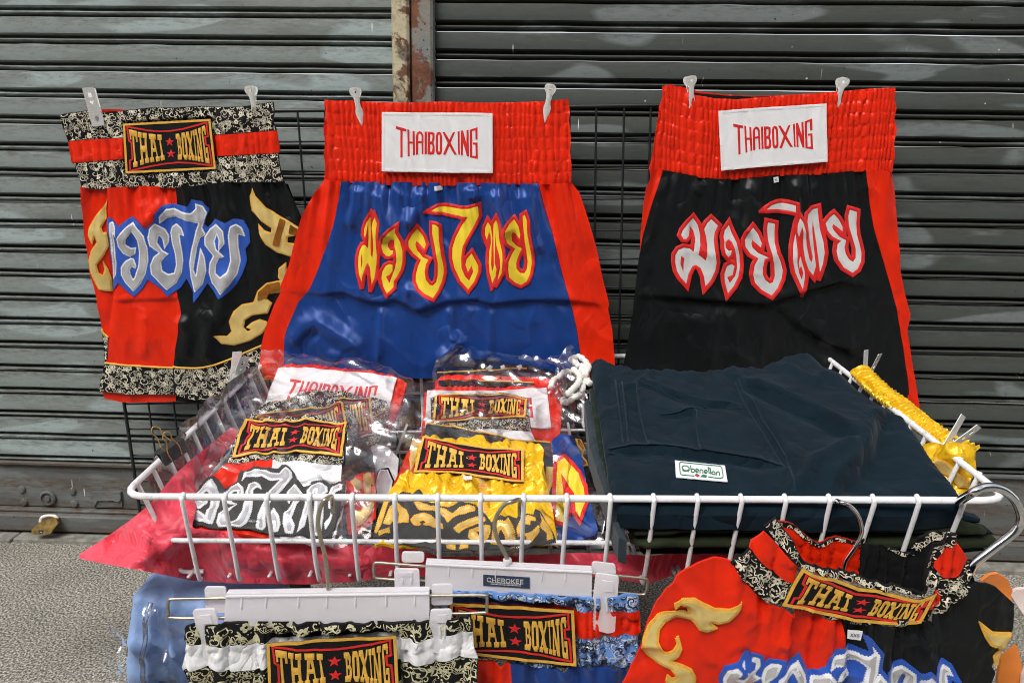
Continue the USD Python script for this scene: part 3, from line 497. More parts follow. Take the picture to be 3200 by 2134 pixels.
def brocade(S, region, h, parent, seed, pitch=.0068, size=.0048, lift=.0006, mat_=None, name='woven_pattern'):
    ms = []; prep = shapely.prepared.prep(region)
    for k, p in enumerate(motifs(region, pitch, size, seed)):
        if not prep.intersects(p): continue
        if not prep.contains(p): p = p.intersection(region)
        for g in getattr(p, 'geoms', [p]):
            if g.geom_type != 'Polygon' or g.area < 4e-7: continue
            g = g.segmentize(.0016); v, f = trimesh.creation.triangulate_polygon(g, engine='earcut'); 
            ms.append((S.P(v, h(v[:, 0], v[:, 1]) + lift + .00004 * (k % 9)), f))
    if ms:
        v, f = cat(*ms); a = v[f]; s = np.einsum('ij,j->i', np.cross(a[:, 1] - a[:, 0], a[:, 2] - a[:, 0]), S.n); f[s < 0] = f[s < 0][:, ::-1]
        tag(prim(obj(name, (v, f), mat_ or SILV, parent)), kind='stuff')

# folds
def along(line):
    L = np.asarray(line, float)
    def d(u, v):
        best = np.full(u.shape, 9.0); sg = np.zeros_like(u); tt = np.zeros_like(u); acc = 0; tot = np.linalg.norm(np.diff(L, axis=0), axis=1).sum()
        for a, b in zip(L[:-1], L[1:]):
            e = b - a; l = np.hypot(*e); w = np.stack([u - a[0], v - a[1]], -1); t = np.clip(w @ e / l ** 2, 0, 1); q = w - t[..., None] * e; dd = np.hypot(q[..., 0], q[..., 1]); s = np.sign(e[0] * w[..., 1] - e[1] * w[..., 0])
            m = dd < best; best = np.where(m, dd, best); sg = np.where(m, s, sg); tt = np.where(m, (acc + t * l) / tot, tt); acc += l
        return best, sg, tt
    return d
def folds(S, specs, R, gain=1.6):
    """specs: (kind, line in the photograph, height, width). r: a ridge or valley; s: an overhanging step that fades on both sides."""
    fs = [(k, along(S.px(T(l, R))), a * gain, w) for k, l, a, w in specs]
    def h(u, v):
        o = np.zeros_like(u)
        for k, d, a, w in fs:
            dd, sg, t = d(u, v); tap = np.clip(np.minimum(t, 1 - t) * 6 + .15, 0, 1)
            if k == 'r': o = o + a * tap * np.exp(-(dd / w) ** 2)
            elif k == 's': o = o + a * tap * sg * np.exp(-dd / (w * 3)) * np.tanh(dd / w * 2)
            else: o = o + a * tap * np.exp(-np.abs(dd) / w)
        return o
    return h
def gathers(seam, amp, L, f, seed, fan=1.2):
    """Pleats that run down from a gathered seam and die away."""
    s = seam[np.argsort(seam[:, 0])]; r = np.random.default_rng(seed); ph = r.uniform(0, 6.28, 4); uc = s[:, 0].mean()
    def h(u, v):
        t = np.maximum(np.interp(u, s[:, 0], s[:, 1]) - v, 0); q = (u - uc) / (1 + fan * t) + .006 * (nz(u, v, 18, seed) - .5)
        w = np.exp(-t / L); w2 = np.exp(-t / (L * 3)); k = nz(q * 1.0, v * .15, 60, seed + 3)
        return amp * (w * (.6 * np.sin(q * f * 6.28 + ph[0]) * (.4 + k) + .4 * np.sin(q * f * 1.73 * 6.28 + ph[1])) + .8 * w2 * np.sin(q * f * .41 * 6.28 + ph[2]) * (.5 + k))
    return h
def rumple(seed, amp, su=22, sv=14, pw=2.2):
    def h(u, v):
        a = u + .012 * (nz(u, v, 30, seed + 5) - .5); b = v + .02 * (nz(u, v, 22, seed + 6) - .5)
        return 1.7 * amp * (ridge(a, b, su, sv, seed) ** pw + .5 * ridge(a * .8 + b * .6, b * .8 - a * .6, su * 1.7, sv * 1.7, seed + 1) ** pw + .6 * nz(u, v, 9, seed + 2))
    return h
def smock(top, bottom, rows, freq, amp, seed):
    """An elasticated band: upright puckers, pinched along the rows of elastic."""
    a, b = top[np.argsort(top[:, 0])], bottom[np.argsort(bottom[:, 0])]
    def h(u, v):
        vt, vb = np.interp(u, a[:, 0], a[:, 1]), np.interp(u, b[:, 0], b[:, 1]); q = np.clip((vt - v) / (vt - vb + 1e-9), 0, 1) * rows
        row = np.floor(q); puff = .76 + .24 * np.abs(np.sin(np.pi * (q + .12 * (nz(u, row * .004, 40, seed + 7) - .5)))) ** .5
        x = u * freq + 3.4 * nz(u, row * .0012, 30, seed) + 1.2 * nz(u, row * .007, 70, seed + 1) + .5 * nz(u, v * .6, 110, seed + 4)
        s = np.abs(np.sin(np.pi * x)) ** .9; k = .35 + 1.1 * nz(u, row * .006, 85, seed + 2)
        return amp * (.12 + 1.15 * puff * k * np.sqrt(s + .01) + .25 * nz(u, v, 45, seed + 9))
    return h
def add(*hs): return lambda u, v: sum(f(u, v) for f in hs)
def damp(h, poly, k=.3, w=.004):
    def f(u, v):
        d = shapely.distance(shapely.points(np.stack([u, v], -1).reshape(-1, 2)), poly).reshape(u.shape); return h(u, v) * (k + (1 - k) * np.clip(d / w, 0, 1))
    return f
def const(c): return lambda u, v: np.full_like(u, c)
def size_tag(S, R, quad, h, parent, text, lift=.003):
    q = S.px(T(quad, R)); t = obj('size_tag', shell(S, pg(q), h, .004, .0006, lift), PATW, parent)
    x = q[0] * .85 + q[3] * .15 + (q[1] - q[0]) * .2; wid = np.linalg.norm(q[1] - q[0]); m = meshkit.text_mesh(text, 1, .02); bb = m.bounds; sc = wid * .62 / (bb[1, 0] - bb[0, 0]); ang = math.atan2(*(q[1] - q[0])[::-1])
    c, s_ = math.cos(ang), math.sin(ang); mid = q.mean(0); xy = (m.vertices[:, :2] - (bb[0, :2] + bb[1, :2]) / 2) * sc; xy = np.stack([xy[:, 0] * c - xy[:, 1] * s_, xy[:, 0] * s_ + xy[:, 1] * c], 1) + mid
    obj('letters', (S.P(xy, h(np.full(len(xy), mid[0]), np.full(len(xy), mid[1])) + lift + .0003 + m.vertices[:, 2] * .01), m.faces), BLKM, t, smooth=False)
def appl(S, R, data, grow, h, parent, m_in, m_out, lift=.0016, foil=None, join='mitre', rim=.0022, fillholes=False, jag=0.0, name='letter', backing=None, puff=.0008):
    """Sewn-on letters: a backing outline, the letter, and for foil letters a stitched rim round a shiny heart."""
    P = [pg(T(o, R), *[T(x, R) for x in hs]) for o, hs in data]
    uv = lambda q: unary_union([Polygon(S.px(g.exterior.coords), [S.px(r.coords) for r in g.interiors]).buffer(0) for g in getattr(q, 'geoms', [q]) if g.geom_type == 'Polygon' and not g.is_empty])
    if m_out is not None:
        bk_ = unary_union([p.buffer(grow * R[2], join_style=join, mitre_limit=2.2) for p in P]) if backing is None else pg(T(backing, R))
        if fillholes: bk_ = unary_union([Polygon(g.exterior) for g in getattr(bk_, 'geoms', [bk_])])
        ring = uv(bk_)
        if foil is None: ring = ring.difference(unary_union([uv(p) for p in P]).buffer(-.0004))
        obj(name + '_backing', shell(S, ring, h, .0022, .0014, lift, puff * (1.3 if foil is None else .5), .0026, jag), m_out, parent)
    for p in P:
        q = uv(p)
        if foil is None: obj(name, shell(S, q, h, .0028, .0014, lift + .0003, .0003, .003), m_in, parent)
        else:
            a = obj(name, shell(S, q, h, .0028, .0014, lift + .0008, puff, rim, jag), m_in, parent); i = q.buffer(-rim)
            if i.area > 2e-6: obj('foil_heart', shell(S, i, h, .0028, .0008, lift + .0008 + puff + .00025), foil, a)
# ================================================================== blue shorts with red sides, middle of the grid
BZ, BLZ = (800, 280, .57385), (1100, 600, .2551)
S = rackplane(-.028).set(.013)
def seams(S, R, *ls): return [S.px(T(l, R)) for l in ls]
top, bot = seams(S, BZ, '360,58 430,62 520,60 700,70 860,72 1000,66 1150,70 1400,70 1560,65 1725,52', '355,494 470,506 700,522 1000,525 1300,520 1540,519 1735,512')
lab = (.12, .12)
hb = add(smock(top, bot, 7, 112, .0056, 3), const(.006))
hbody = add(gathers(bot, .0062, .06, 48, 5), rumple(31, .0040, 24, 11), rumple(37, .0005, 60, 22), folds(S, [('s', '225,1100 350,1112 480,1105 620,1150 690,1160 760,1140 880,1200 1050,1150 1200,1140 1280,1165 1400,1150 1560,1140 1700,1150 1930,1175', .0042, .008),
    ('r', '690,1160 685,1300 670,1480', .004, .006), ('r', '1052,1150 1050,1300 1075,1400 990,1450', .005, .008), ('r', '1285,1165 1275,1350 1265,1480', .004, .006), ('r', '880,1195 930,1150 860,1090 800,1080', .005, .010), ('r', '190,1400 260,1290 340,1250 420,1300 540,1380 560,1440', .008, .016), ('r', '330,1330 400,1420 470,1470', .006, .014), ('r', '1000,1470 1040,1410 1110,1360 1060,1320', .006, .01),
    ('r', '670,530 690,640 720,740 700,830', .009, .013), ('r', '900,535 880,640 830,760', .008, .012), ('r', '560,520 545,640 500,760', .006, .011), ('r', '1180,530 1190,600', .006, .01), ('r', '1300,540 1345,680 1390,800', .007, .012), ('r', '1430,540 1480,700 1540,900', .006, .012), ('r', '1500,530 1560,700 1640,900', .003, .008), ('v', '470,510 440,650 400,800 380,900', -.003, .006)], BZ),
    lambda u, v: .006 + .010 * np.clip((bot[:, 1].mean() - v) / .25, 0, 1.2))
t = thing('boxing_shorts', S.at((1400, 360)), 'glossy blue satin shorts with red side panels and yellow lettering, middle of the grid', 'shorts', 'boxing shorts pegged to the wire grid')
wb = pg(np.vstack([S.px(T('370,55 430,62 520,60 600,66 700,70 860,72 1000,66 1150,70 1270,72 1400,70 1560,65 1700,52 1710,120 1704,170 1716,260 1710,340 1720,420 1716,512 1540,519 1300,520 1000,525 700,522 470,506 370,494 376,420 368,360 374,290 366,220 374,150', BZ))]))
obj('waistband', shell(S, wb, hb, .0022, .002), REDB, t)
bl = S.px(T('470,500 1538,512 1570,640 1610,770 1650,940 1690,1090 1720,1190 1745,1310 1780,1560 165,1560 165,1350 180,1290 240,1150 300,1080 350,960 400,820 430,720 455,600', BZ))
obj('front_panel', shell(S, pg(bl), hbody, .0032, .0018), BLUE, t)
for q in ('372,488 466,500 455,600 430,720 400,820 350,960 300,1080 240,1150 180,1290 165,1350 165,1560 25,1560 38,1390 60,1290 108,1165 150,1090 145,1060 190,950 225,800 260,680 300,600 350,520', '1540,513 1718,506 1760,560 1800,680 1850,850 1890,1040 1922,1165 1915,1190 1937,1300 1955,1560 1783,1560 1747,1310 1722,1190 1692,1090 1652,940 1612,770 1572,640'):
    obj('side_panel', shell(S, pg(S.px(T(q, BZ))), hbody, .0034, .0018), RED, t)
obj('back', shell(S, unary_union([pg(bl), wb]).buffer(-.012), const(-.010), .012, .002), BLUE, t)
hq = add(lambda u, v: np.full_like(u, .0135), rumple(77, .0012, 60, 6))
patch_sans(S, T('688,124 900,126 1100,127 1288,130', BZ), T('688,445 900,450 1100,453 1290,455', BZ), hq, t)
LB = [('235,295 190,370 162,450 158,520 172,548 188,500 200,420 212,370 212,560 205,680 170,640 140,645 110,700 92,790 92,880 105,970 138,1078 150,1000 190,880 210,858 235,920 250,1040 255,1120 285,1050 305,900 312,780 300,650 298,540 305,450 315,380 290,305 258,370 250,440 262,520 268,640 268,700 262,800 240,760 235,660 240,500 238,400', ['138,735 124,800 130,930 146,850']),
 ('545,430 480,475 400,560 372,660 388,735 430,775 475,775 510,745 518,705 480,703 450,660 455,610 490,575 527,575 530,650 552,720 558,830 540,920 512,990 470,1105 425,1025 475,1000 510,950 510,880 470,870 420,900 378,970 370,1045 395,1140 440,1225 520,1150 522,1075 560,1025 605,945 628,845 630,715 600,600 538,490', []),
 ('800,450 740,520 698,600 705,670 760,750 850,825 815,900 790,1000 790,1080 830,1160 900,1220 1005,1272 1060,1190 1105,1090 1130,980 1125,900 1100,780 1075,600 1065,420 1030,395 990,390 988,500 1020,650 1060,860 1060,1000 1040,1090 1000,1125 960,1120 915,1060 900,960 915,870 945,815 870,790 800,710 780,640 790,598 840,640 890,690 910,640 880,550', []),
 ('1545,170 1420,205 1280,200 1150,175 1060,180 970,230 1100,240 1250,275 1420,305 1340,420 1270,560 1235,680 1232,800 1260,920 1340,1080 1430,1175 1500,1080 1550,960 1550,890 1470,740 1410,810 1395,880 1425,965 1470,890 1490,960 1440,1070 1390,1020 1345,920 1340,800 1360,660 1420,540 1500,400 1555,290', []),
 ('1665,365 1632,440 1630,520 1652,582 1680,482 1700,530 1704,620 1684,720 1678,860 1690,980 1722,1102 1760,1020 1772,930 1750,860 1752,640 1762,500 1770,640 1800,740 1815,820 1815,920 1785,1065 1835,980 1845,840 1840,720 1805,580 1790,400 1765,335 1735,390 1730,470 1735,600 1738,760 1740,900 1720,960 1705,880 1710,700 1720,560 1700,420', []),
 ('1985,330 1930,380 1880,460 1875,540 1910,620 2000,690 1960,750 1920,840 1915,940 1930,1030 2000,1090 2070,1122 2140,1080 2180,990 2200,870 2195,760 2170,640 2145,500 2140,340 2115,270 2090,290 2095,400 2115,600 2140,750 2150,850 2140,940 2110,985 2060,980 2015,930 2010,860 2040,770 2080,685 2010,650 1960,590 1955,520 1970,480 2010,510 2055,570 2060,510 2040,420', [])]
appl(S, BLZ, LB, 42, hbody, t, YEF, REDT)
size_tag(S, BZ, '975,525 1016,523 1014,548 976,550', hbody, t, 'L')

# ================================================================== black shorts with red band, right
CZ, BKZ = (1850, 220, .68862), (2070, 600, .27636)
S = rackplane(-.030).set(.013)
top, bot = seams(S, CZ, '325,60 400,92 470,112 560,128 660,132 780,122 900,112 1010,105 1130,95 1250,85 1395,78', '250,440 350,458 450,482 570,500 700,495 830,482 970,478 1100,470 1250,458 1380,460')
hb = add(smock(top, bot, 7, 112, .0056, 13), const(.006))
hbody = add(gathers(bot, .0045, .055, 40, 15), rumple(41, .0032, 22, 11), rumple(43, .0004, 60, 22), folds(S, [('s', '200,1020 380,1030 600,1050 780,1060 900,1020 1000,990 1120,960 1300,990', .004, .008), ('r', '700,500 720,640 690,760', .004, .01), ('r', '910,490 925,640 960,760', .005, .008), ('r', '500,500 470,560', .004, .008), ('s', '880,1120 960,1180 1060,1230 1180,1290', .006, .012), ('r', '580,1060 560,1180 520,1330', .003, .008), ('v', '320,470 300,600 260,760 215,830', .004, .006)], CZ), lambda u, v: .006 + .012 * np.clip((bot[:, 1].mean() - v) / .3, 0, 1.2))
t = thing('boxing_shorts', S.at((2440, 330)), 'black satin shorts with red elastic band and white lettering, right on the grid', 'shorts', 'boxing shorts pegged to the wire grid')
wb = pg(S.px(T('335,70 362,62 400,85 470,112 560,128 660,132 780,122 900,112 1010,105 1130,95 1250,85 1380,78 1378,120 1384,170 1376,220 1384,270 1370,330 1376,390 1366,460 1250,458 1100,470 970,478 830,482 700,495 570,500 450,482 350,458 258,450 275,380 285,310 295,240 305,170 320,120', CZ)))
obj('waistband', shell(S, wb, hb, .0022, .002), REDB, t)
obj('back_waistband', shell(S.off(-.022), pg(S.px(T('335,68 352,62 420,70 520,95 640,108 760,114 880,110 1000,104 1200,92 1200,170 800,200 500,190 340,140', CZ))), add(smock(top, bot, 7, 70, .004, 19)), .003, .002), RED, t)
obj('lining', shell(S.off(-.012), pg(S.px(T('395,86 480,100 620,112 760,118 900,112 900,170 600,200 420,170', CZ))), zero, .01, .0012), BLKM, t)
bl = S.px(T('322,452 450,476 570,494 700,489 830,476 970,472 1100,464 1246,452 1252,540 1270,700 1300,820 1340,960 1370,1080 1400,1300 1420,1460 1400,1500 1400,1600 60,1600 140,1320 180,1100 205,880 225,760 265,620 300,520', CZ))
obj('front_panel', shell(S, pg(bl), hbody, .0034, .0018), BLK, t)
obj('side_panel', shell(S, pg(S.px(T('258,444 326,450 300,520 265,620 228,750 214,820 222,700 232,600 240,540 262,490', CZ))), hbody, .0034, .0018), RED, t)
obj('side_panel', shell(S, pg(S.px(T('1242,452 1370,454 1380,560 1386,760 1392,900 1410,1010 1434,1100 1415,1180 1440,1330 1466,1520 1462,1560 1400,1500 1420,1440 1398,1250 1372,1090 1342,962 1302,822 1272,702 1254,540', CZ))), hbody, .0034, .0018), RED, t)
obj('back', shell(S.off(-.016), pg(S.px(T('330,500 1250,480 1380,800 1420,1010 1446,1130 1452,1300 1468,1500 1400,1560 200,1560', CZ))), zero, .012, .002), BLK, t)
hq = add(lambda u, v: np.full_like(u, .0135), rumple(78, .0012, 60, 6))
patch_sans(S, T('571,185 740,172 900,162 1058,152', CZ), T('583,455 740,440 900,428 1063,415', CZ), hq, t)
KB = [('345,295 290,345 220,430 200,480 225,520 255,525 290,490 300,420 300,375 345,430 365,520 350,640 340,670 300,635 230,620 170,645 135,700 130,780 150,880 190,950 255,1022 280,920 330,830 370,818 420,850 455,940 470,1050 530,980 580,880 595,790 575,650 565,530 580,450 615,375 545,305 500,350 465,415 485,500 495,600 490,700 478,768 430,730 395,705 415,600 420,480 395,370', ['200,712 190,800 225,900 230,800 238,742']),
 ('740,370 695,430 680,500 690,560 685,620 700,690 730,725 760,700 770,650 735,660 700,620 700,560 740,530 775,560 800,620 825,740 830,830 810,940 750,1020 720,955 780,930 800,830 770,805 720,830 690,920 695,1010 725,1130 790,1050 840,950 860,820 855,700 820,560 770,450', []),
 ('1005,395 950,460 918,540 925,610 980,690 1065,740 1020,820 1003,920 1025,1010 1100,1090 1205,1150 1280,1070 1330,970 1345,880 1320,780 1280,690 1260,560 1262,450 1270,360 1185,340 1175,420 1185,540 1220,680 1250,820 1255,940 1230,1010 1190,1020 1140,980 1110,920 1115,840 1135,745 1185,735 1060,680 1000,620 990,570 1000,535 1050,580 1095,620 1105,570 1065,470', []),
 ('1165,195 1230,150 1310,125 1400,128 1480,150 1482,222 1400,205 1290,195', []),
 ('1488,450 1455,620 1450,740 1475,890 1550,1078 1578,950 1575,880 1528,710 1512,790 1520,850 1540,820 1560,900 1545,975 1515,900 1495,780 1500,650', []),
 ('1522,285 1505,360 1505,450 1522,500 1545,378 1562,450 1570,640 1585,760 1620,860 1675,925 1705,830 1700,740 1688,560 1680,420 1690,320 1705,420 1725,600 1740,760 1750,890 1790,800 1812,680 1800,550 1770,420 1755,300 1745,180 1690,195 1630,250 1615,330 1630,450 1650,600 1675,720 1660,785 1630,740 1605,600 1590,450 1560,340', []),
 ('1925,250 1870,300 1830,350 1850,430 1910,500 2000,545 1960,580 1945,660 1960,750 2020,840 2115,898 2180,860 2225,780 2235,680 2215,580 2190,480 2180,350 2192,225 2110,200 2092,270 2100,380 2140,520 2170,640 2165,740 2130,782 2080,750 2045,690 2035,620 2055,540 1980,500 1920,430 1905,390 1918,360 1970,400 2020,440 2020,390 1980,310', [])]
appl(S, BKZ, KB, 45, hbody, t, WHF, REDT)
size_tag(S, CZ, '818,486 842,482 846,506 822,510', hbody, t, 'XL')

# ================================================================== red and black shorts with brocade bands, left
AZ, LFZ = (150, 250, .66982), (260, 560, .3508)
S = rackplane(-.014).set(.011)
top, bot = seams(S, AZ, '50,165 130,152 190,142 250,150 340,146 430,136 500,130 600,128 720,124 830,128 930,122 1000,112 1065,102', '150,505 250,512 400,500 600,505 700,495 850,480 1000,480 1115,475')
hb = add(smock(top, bot, 3, 58, .0050, 23), const(.006), rumple(24, .002, 30, 20))
hbody = add(gathers(bot, .0045, .05, 42, 25), rumple(51, .0042, 20, 12), folds(S, [('r', '430,560 480,650 560,560', .004, .012), ('s', '300,1030 450,1025 620,1020', .002, .004), ('r', '620,1090 660,1180 640,1300', .005, .012), ('r', '700,1050 760,1150 740,1320', .006, .012), ('r', '850,880 820,1020 780,1150', .005, .012), ('r', '450,1080 470,1200 430,1300', .004, .012), ('v', '300,560 302,800 300,1010 280,1180', -.004, .006)], AZ), const(.006))
t = thing('boxing_shorts', S.at((600, 400)), 'red and black satin shorts with floral brocade waistband and silver lettering, left on the grid', 'shorts', 'boxing shorts pegged to the wire grid')
W_ = pg(S.px(T('58,166 100,155 130,152 190,142 250,150 340,146 430,136 500,128 600,130 720,122 830,128 930,122 1000,112 1055,103 1062,150 1056,190 1072,240 1084,330 1078,345 1090,420 1105,475 1000,480 850,480 700,495 600,505 400,500 250,512 165,505 150,450 130,400 118,385 100,290 78,215', AZ)))
rb = pg(S.px(T('60,292 200,278 365,272 500,270 770,260 900,250 1100,235 1110,338 1000,345 785,356 600,372 370,368 240,378 90,390', AZ)))
hb = damp(hb, Quad(S, T('358,205 765,183', AZ), T('372,436 790,415', AZ)).poly(np.array(UNIT, float)), .5)
obj('waistband', shell(S, W_.difference(rb), hb, .0024, .002), BRO, t); w0 = '/World/boxing_shorts_002/waistband'
obj('red_band', shell(S, W_.intersection(rb), add(hb, const(.0008)), .0022, .002), REDB, t)
ground = Quad(S, T('358,205 765,183', AZ), T('372,436 790,415', AZ)).poly(np.array(UNIT, float))
brocade(S, W_.difference(rb).buffer(-.001).difference(ground.buffer(-.002)), hb, w0, 61, pitch=.0078, size=.0056)
obj('back_waistband', shell(S.off(-.016), pg(S.px(T('62,164 130,145 200,136 300,136 345,144 345,200 100,220', AZ))), add(smock(top, bot, 3, 50, .003, 29)), .003, .0015), RED, t)
cen = '598,498 604,560 612,700 608,900 605,985 626,1090 608,1200 592,1336'
red = S.px(T('160,498 250,506 400,494 598,498 604,560 612,700 608,900 605,985 626,1090 608,1200 592,1336 430,1330 268,1318 285,1150 300,1000 298,1100 286,1200 252,1160 245,1120 225,1000 200,900 180,750 168,600', AZ))
blk = S.px(T('598,498 700,489 850,474 1000,474 1108,468 1140,540 1190,650 1215,760 1190,950 1120,1090 1000,1236 840,1306 700,1342 592,1336 608,1200 626,1090 605,985 608,900 612,700 604,560', AZ))
obj('red_leg', shell(S, pg(red), hbody, .0036, .0018), RED, t); obj('black_leg', shell(S, pg(blk), hbody, .0036, .0018), BLK, t)
hem1 = pg(S.px(T('268,1318 430,1330 592,1336 596,1466 450,1468 340,1460 243,1450 255,1385', AZ))); hem2 = pg(S.px(T('592,1336 700,1342 840,1306 1000,1236 1010,1310 900,1420 760,1485 700,1492 596,1466', AZ))); sidehem = pg(S.px(T('252,1160 286,1200 280,1300 268,1318 262,1250', AZ)))
for q in (hem1, hem2, sidehem):
    k = obj('hem_band', shell(S, q, hbody, .0036, .0018, .0004), BRO, t); brocade(S, q.buffer(-.001), hbody, k, 63, .0085, .0062, .0011)
for ln in ('268,1318 430,1330 592,1337', '592,1332 640,1338 700,1341 760,1330 840,1305 920,1270 1000,1235', '252,1160 262,1180 286,1200'):
    uv = spline(S.px(T(ln, AZ)), 6); obj('gold_piping', tube(S.P(uv, hbody(uv[:, 0], uv[:, 1]) + .001), .0018, 6), GOLDT, t)
obj('lining', shell(S.off(-.004), pg(S.px(T('254,1455 340,1464 596,1466 594,1500 450,1506 330,1504 262,1486', AZ))), hbody, .006, .0014), RED, t)
obj('lining', shell(S.off(-.005), pg(S.px(T('594,1462 700,1490 760,1482 750,1490 700,1502 594,1500', AZ))), hbody, .006, .0014), BLKM, t)
obj('back', shell(S.off(-.012), pg(S.px(T('190,520 1100,490 1180,700 1000,1230 760,1450 600,1440 290,1440 255,1150', AZ))), zero, .012, .002), BLK, t)
hq = add(lambda u, v: np.full_like(u, .0135), rumple(79, .001, 50, 8))
patch_thai(S, T('358,205 765,183', AZ), T('372,436 790,415', AZ), hq, t)
FL = [('245,385 275,375 300,430 310,520 285,480 290,600 305,740 300,850 270,890 262,760 250,600', []),
 ('455,378 370,450 315,530 320,600 365,665 425,692 468,665 478,605 435,612 390,580 395,540 445,465 490,540 505,650 500,760 470,860 450,890 432,855 425,810 440,775 470,800 480,770 455,705 430,700 385,725 345,780 345,850 380,920 450,1000 520,930 570,840 595,720 590,600 560,500', []),
 ('665,390 610,440 590,520 610,590 690,650 640,690 610,760 620,840 680,900 760,985 840,920 890,830 905,720 890,600 870,490 920,505 890,430 840,390 800,420 785,470 800,560 830,660 840,760 820,830 770,840 720,810 710,740 740,690 775,662 720,630 675,560 690,495 718,530 735,620 772,560 775,500 740,440', []),
 ('1005,215 1010,260 975,300 900,290 820,255 750,265 700,330 695,395 760,345 830,330 920,360 1040,390 1010,500 980,620 960,740 970,870 1005,1005 1080,930 1115,810 1100,690 1060,600 1035,750 1020,850 1000,800 1030,600 1060,520 1100,490 1070,430 1085,370 1105,300 1070,240', []),
 ('1190,395 1130,440 1090,510 1095,580 1170,680 1140,740 1135,830 1160,920 1245,1020 1320,940 1390,840 1415,720 1395,600 1390,490 1450,510 1420,430 1370,395 1320,420 1305,500 1315,620 1325,720 1300,820 1240,865 1195,830 1195,760 1225,700 1275,685 1200,620 1180,550 1200,490 1222,540 1220,640 1278,570 1265,460', [])]
appl(S, LFZ, FL, 45, hbody, t, SILT, BLUT, foil=SILF, jag=.0011, backing='222,345 250,345 280,370 325,420 440,330 520,385 580,440 660,380 670,310 720,235 800,215 900,235 950,245 975,180 1060,200 1120,270 1100,330 1085,400 1110,430 1185,350 1280,390 1350,350 1430,365 1480,450 1490,560 1450,620 1465,720 1430,840 1380,930 1310,1000 1225,1060 1150,960 1120,920 1060,1010 1000,1095 990,990 930,880 880,960 760,1040 700,960 590,890 540,960 460,1045 390,990 320,920 270,990 258,800 240,560')
GF = [('220,180 180,250 110,340 65,430 60,500 95,580 120,510 135,560 80,640 60,720 75,810 110,900 150,980 262,1000 256,890 230,800 185,720 200,800 185,850 150,830 135,760 165,720 200,670 238,590 225,470 190,470 175,430 215,350 205,260', [])]
appl(S, LFZ, GF, 0, hbody, t, GOLDT, None, foil=GOLDF, name='gold_flame', jag=.0008)
GF = [('1520,75 1490,150 1510,280 1600,370 1690,430 1690,470 1630,450 1570,390 1580,480 1640,580 1740,650 1870,690 1960,700 1960,640 1900,570 1830,560 1830,510 1905,500 1960,440 1780,340 1640,250 1550,150', []),
 ('1815,735 1750,790 1745,870 1765,895 1640,920 1560,990 1525,1090 1420,1110 1350,1170 1310,1260 1330,1350 1290,1390 1180,1385 1240,1460 1350,1475 1500,1430 1610,1360 1660,1290 1640,1260 1580,1240 1510,1270 1465,1310 1510,1330 1480,1345 1445,1310 1450,1250 1520,1205 1650,1190 1690,1100 1640,1060 1660,1020 1800,1000 1830,900 1825,870', [])]
appl(S, LFZ, GF, 0, hbody, t, GOLDT, None, foil=GOLDF, name='gold_flame', jag=.0009)
for q in ('1760,345 1810,365 1755,600 1700,580', '1850,400 1920,440 1905,490 1840,480', '1570,1000 1650,930 1760,905 1770,985 1660,1010 1640,1050 1560,1080'):
    obj('copper_strip', shell(S, smooth_poly(pg(S.px(T(q, LFZ))), .0015), hbody, .003, .0008, .0043), COPF, t)

# ================================================================== pegs on the grid
def peg_mesh():
    """Local frame: x right, z up, y into the picture. A keyhole shaped spring peg, two blades and a wire."""
    Pl_ = Plane((0, 0, 0), (0, -1, 0))
    out = np.array([(0, .036), (.0075, .035), (.0105, .030), (.0095, .024), (.0055, .017), (.0048, .008), (.0052, .0), (.0068, -.006), (.0072, -.012), (.0045, -.024), (.001, -.034), (-.0012, -.034), (-.0045, -.024), (-.0070, -.012), (-.0066, -.006), (-.0050, 0), (-.0046, .008), (-.0055, .017), (-.0095, .024), (-.0105, .030), (-.0075, .035)])
    p = Polygon(spline(out, 3, True)).buffer(0).difference(Point(0, .0275).buffer(.0028)); inner = p.buffer(-.0022)
    def blade(sg, tilt_):
        def h(u, v): return .0035 - .0 * u + tilt_ * (v + .01) + .0012 * np.cos(np.clip(u / .005, -1, 1) * 1.57)
        q = Pl_ if sg > 0 else Plane((0, 0, 0), (0, 1, 0)); return shell(q, p, h, .0022, .0009, 0, .0006, .0018)
    sp = tube(spline([(-.004, -.003, .014), (0, -.0045, .004), (.004, -.003, .014), (.0045, 0, .018), (.004, .003, .014), (0, .0045, .004), (-.004, .003, .014), (-.0045, 0, .018)], 5, True), .0008, 6, closed=True)
    return blade(1, .16), blade(-1, .16), sp
PEGS = .82
def frame_at(S, p, h, roll=0.0, yaw=0.0, pitch=0.0):
    c = S.at(p, h); u, n, v = S.u, -S.n, S.v; R0 = np.stack([u, n, v], 1)
    cr, sr = math.cos(roll), math.sin(roll); Ry = np.array([[cr, 0, sr], [0, 1, 0], [-sr, 0, cr]]); c2, s2 = math.cos(yaw), math.sin(yaw); Rz = np.array([[c2, -s2, 0], [s2, c2, 0], [0, 0, 1]])
    c3, s3 = math.cos(pitch), math.sin(pitch); Rx = np.array([[1, 0, 0], [0, c3, -s3], [0, s3, c3]])
    M = np.eye(4); M[:3, :3] = R0 @ Ry @ Rz @ Rx * PEGS; M[:3, 3] = c; return M
G = rackplane(-.034)
spots = [((1120, 335), .14, 'steel peg at the left end of the blue shorts waistband'), ((1712, 325), -.18, 'steel peg at the right end of the blue shorts waistband'), ((2158, 300), .08, 'steel peg near the left corner of the black shorts waistband'), ((2618, 305), -.22, 'steel peg at the right of the black shorts waistband'), ((795, 330), .12, 'steel peg at the right end of the brocade waistband')]
src = None
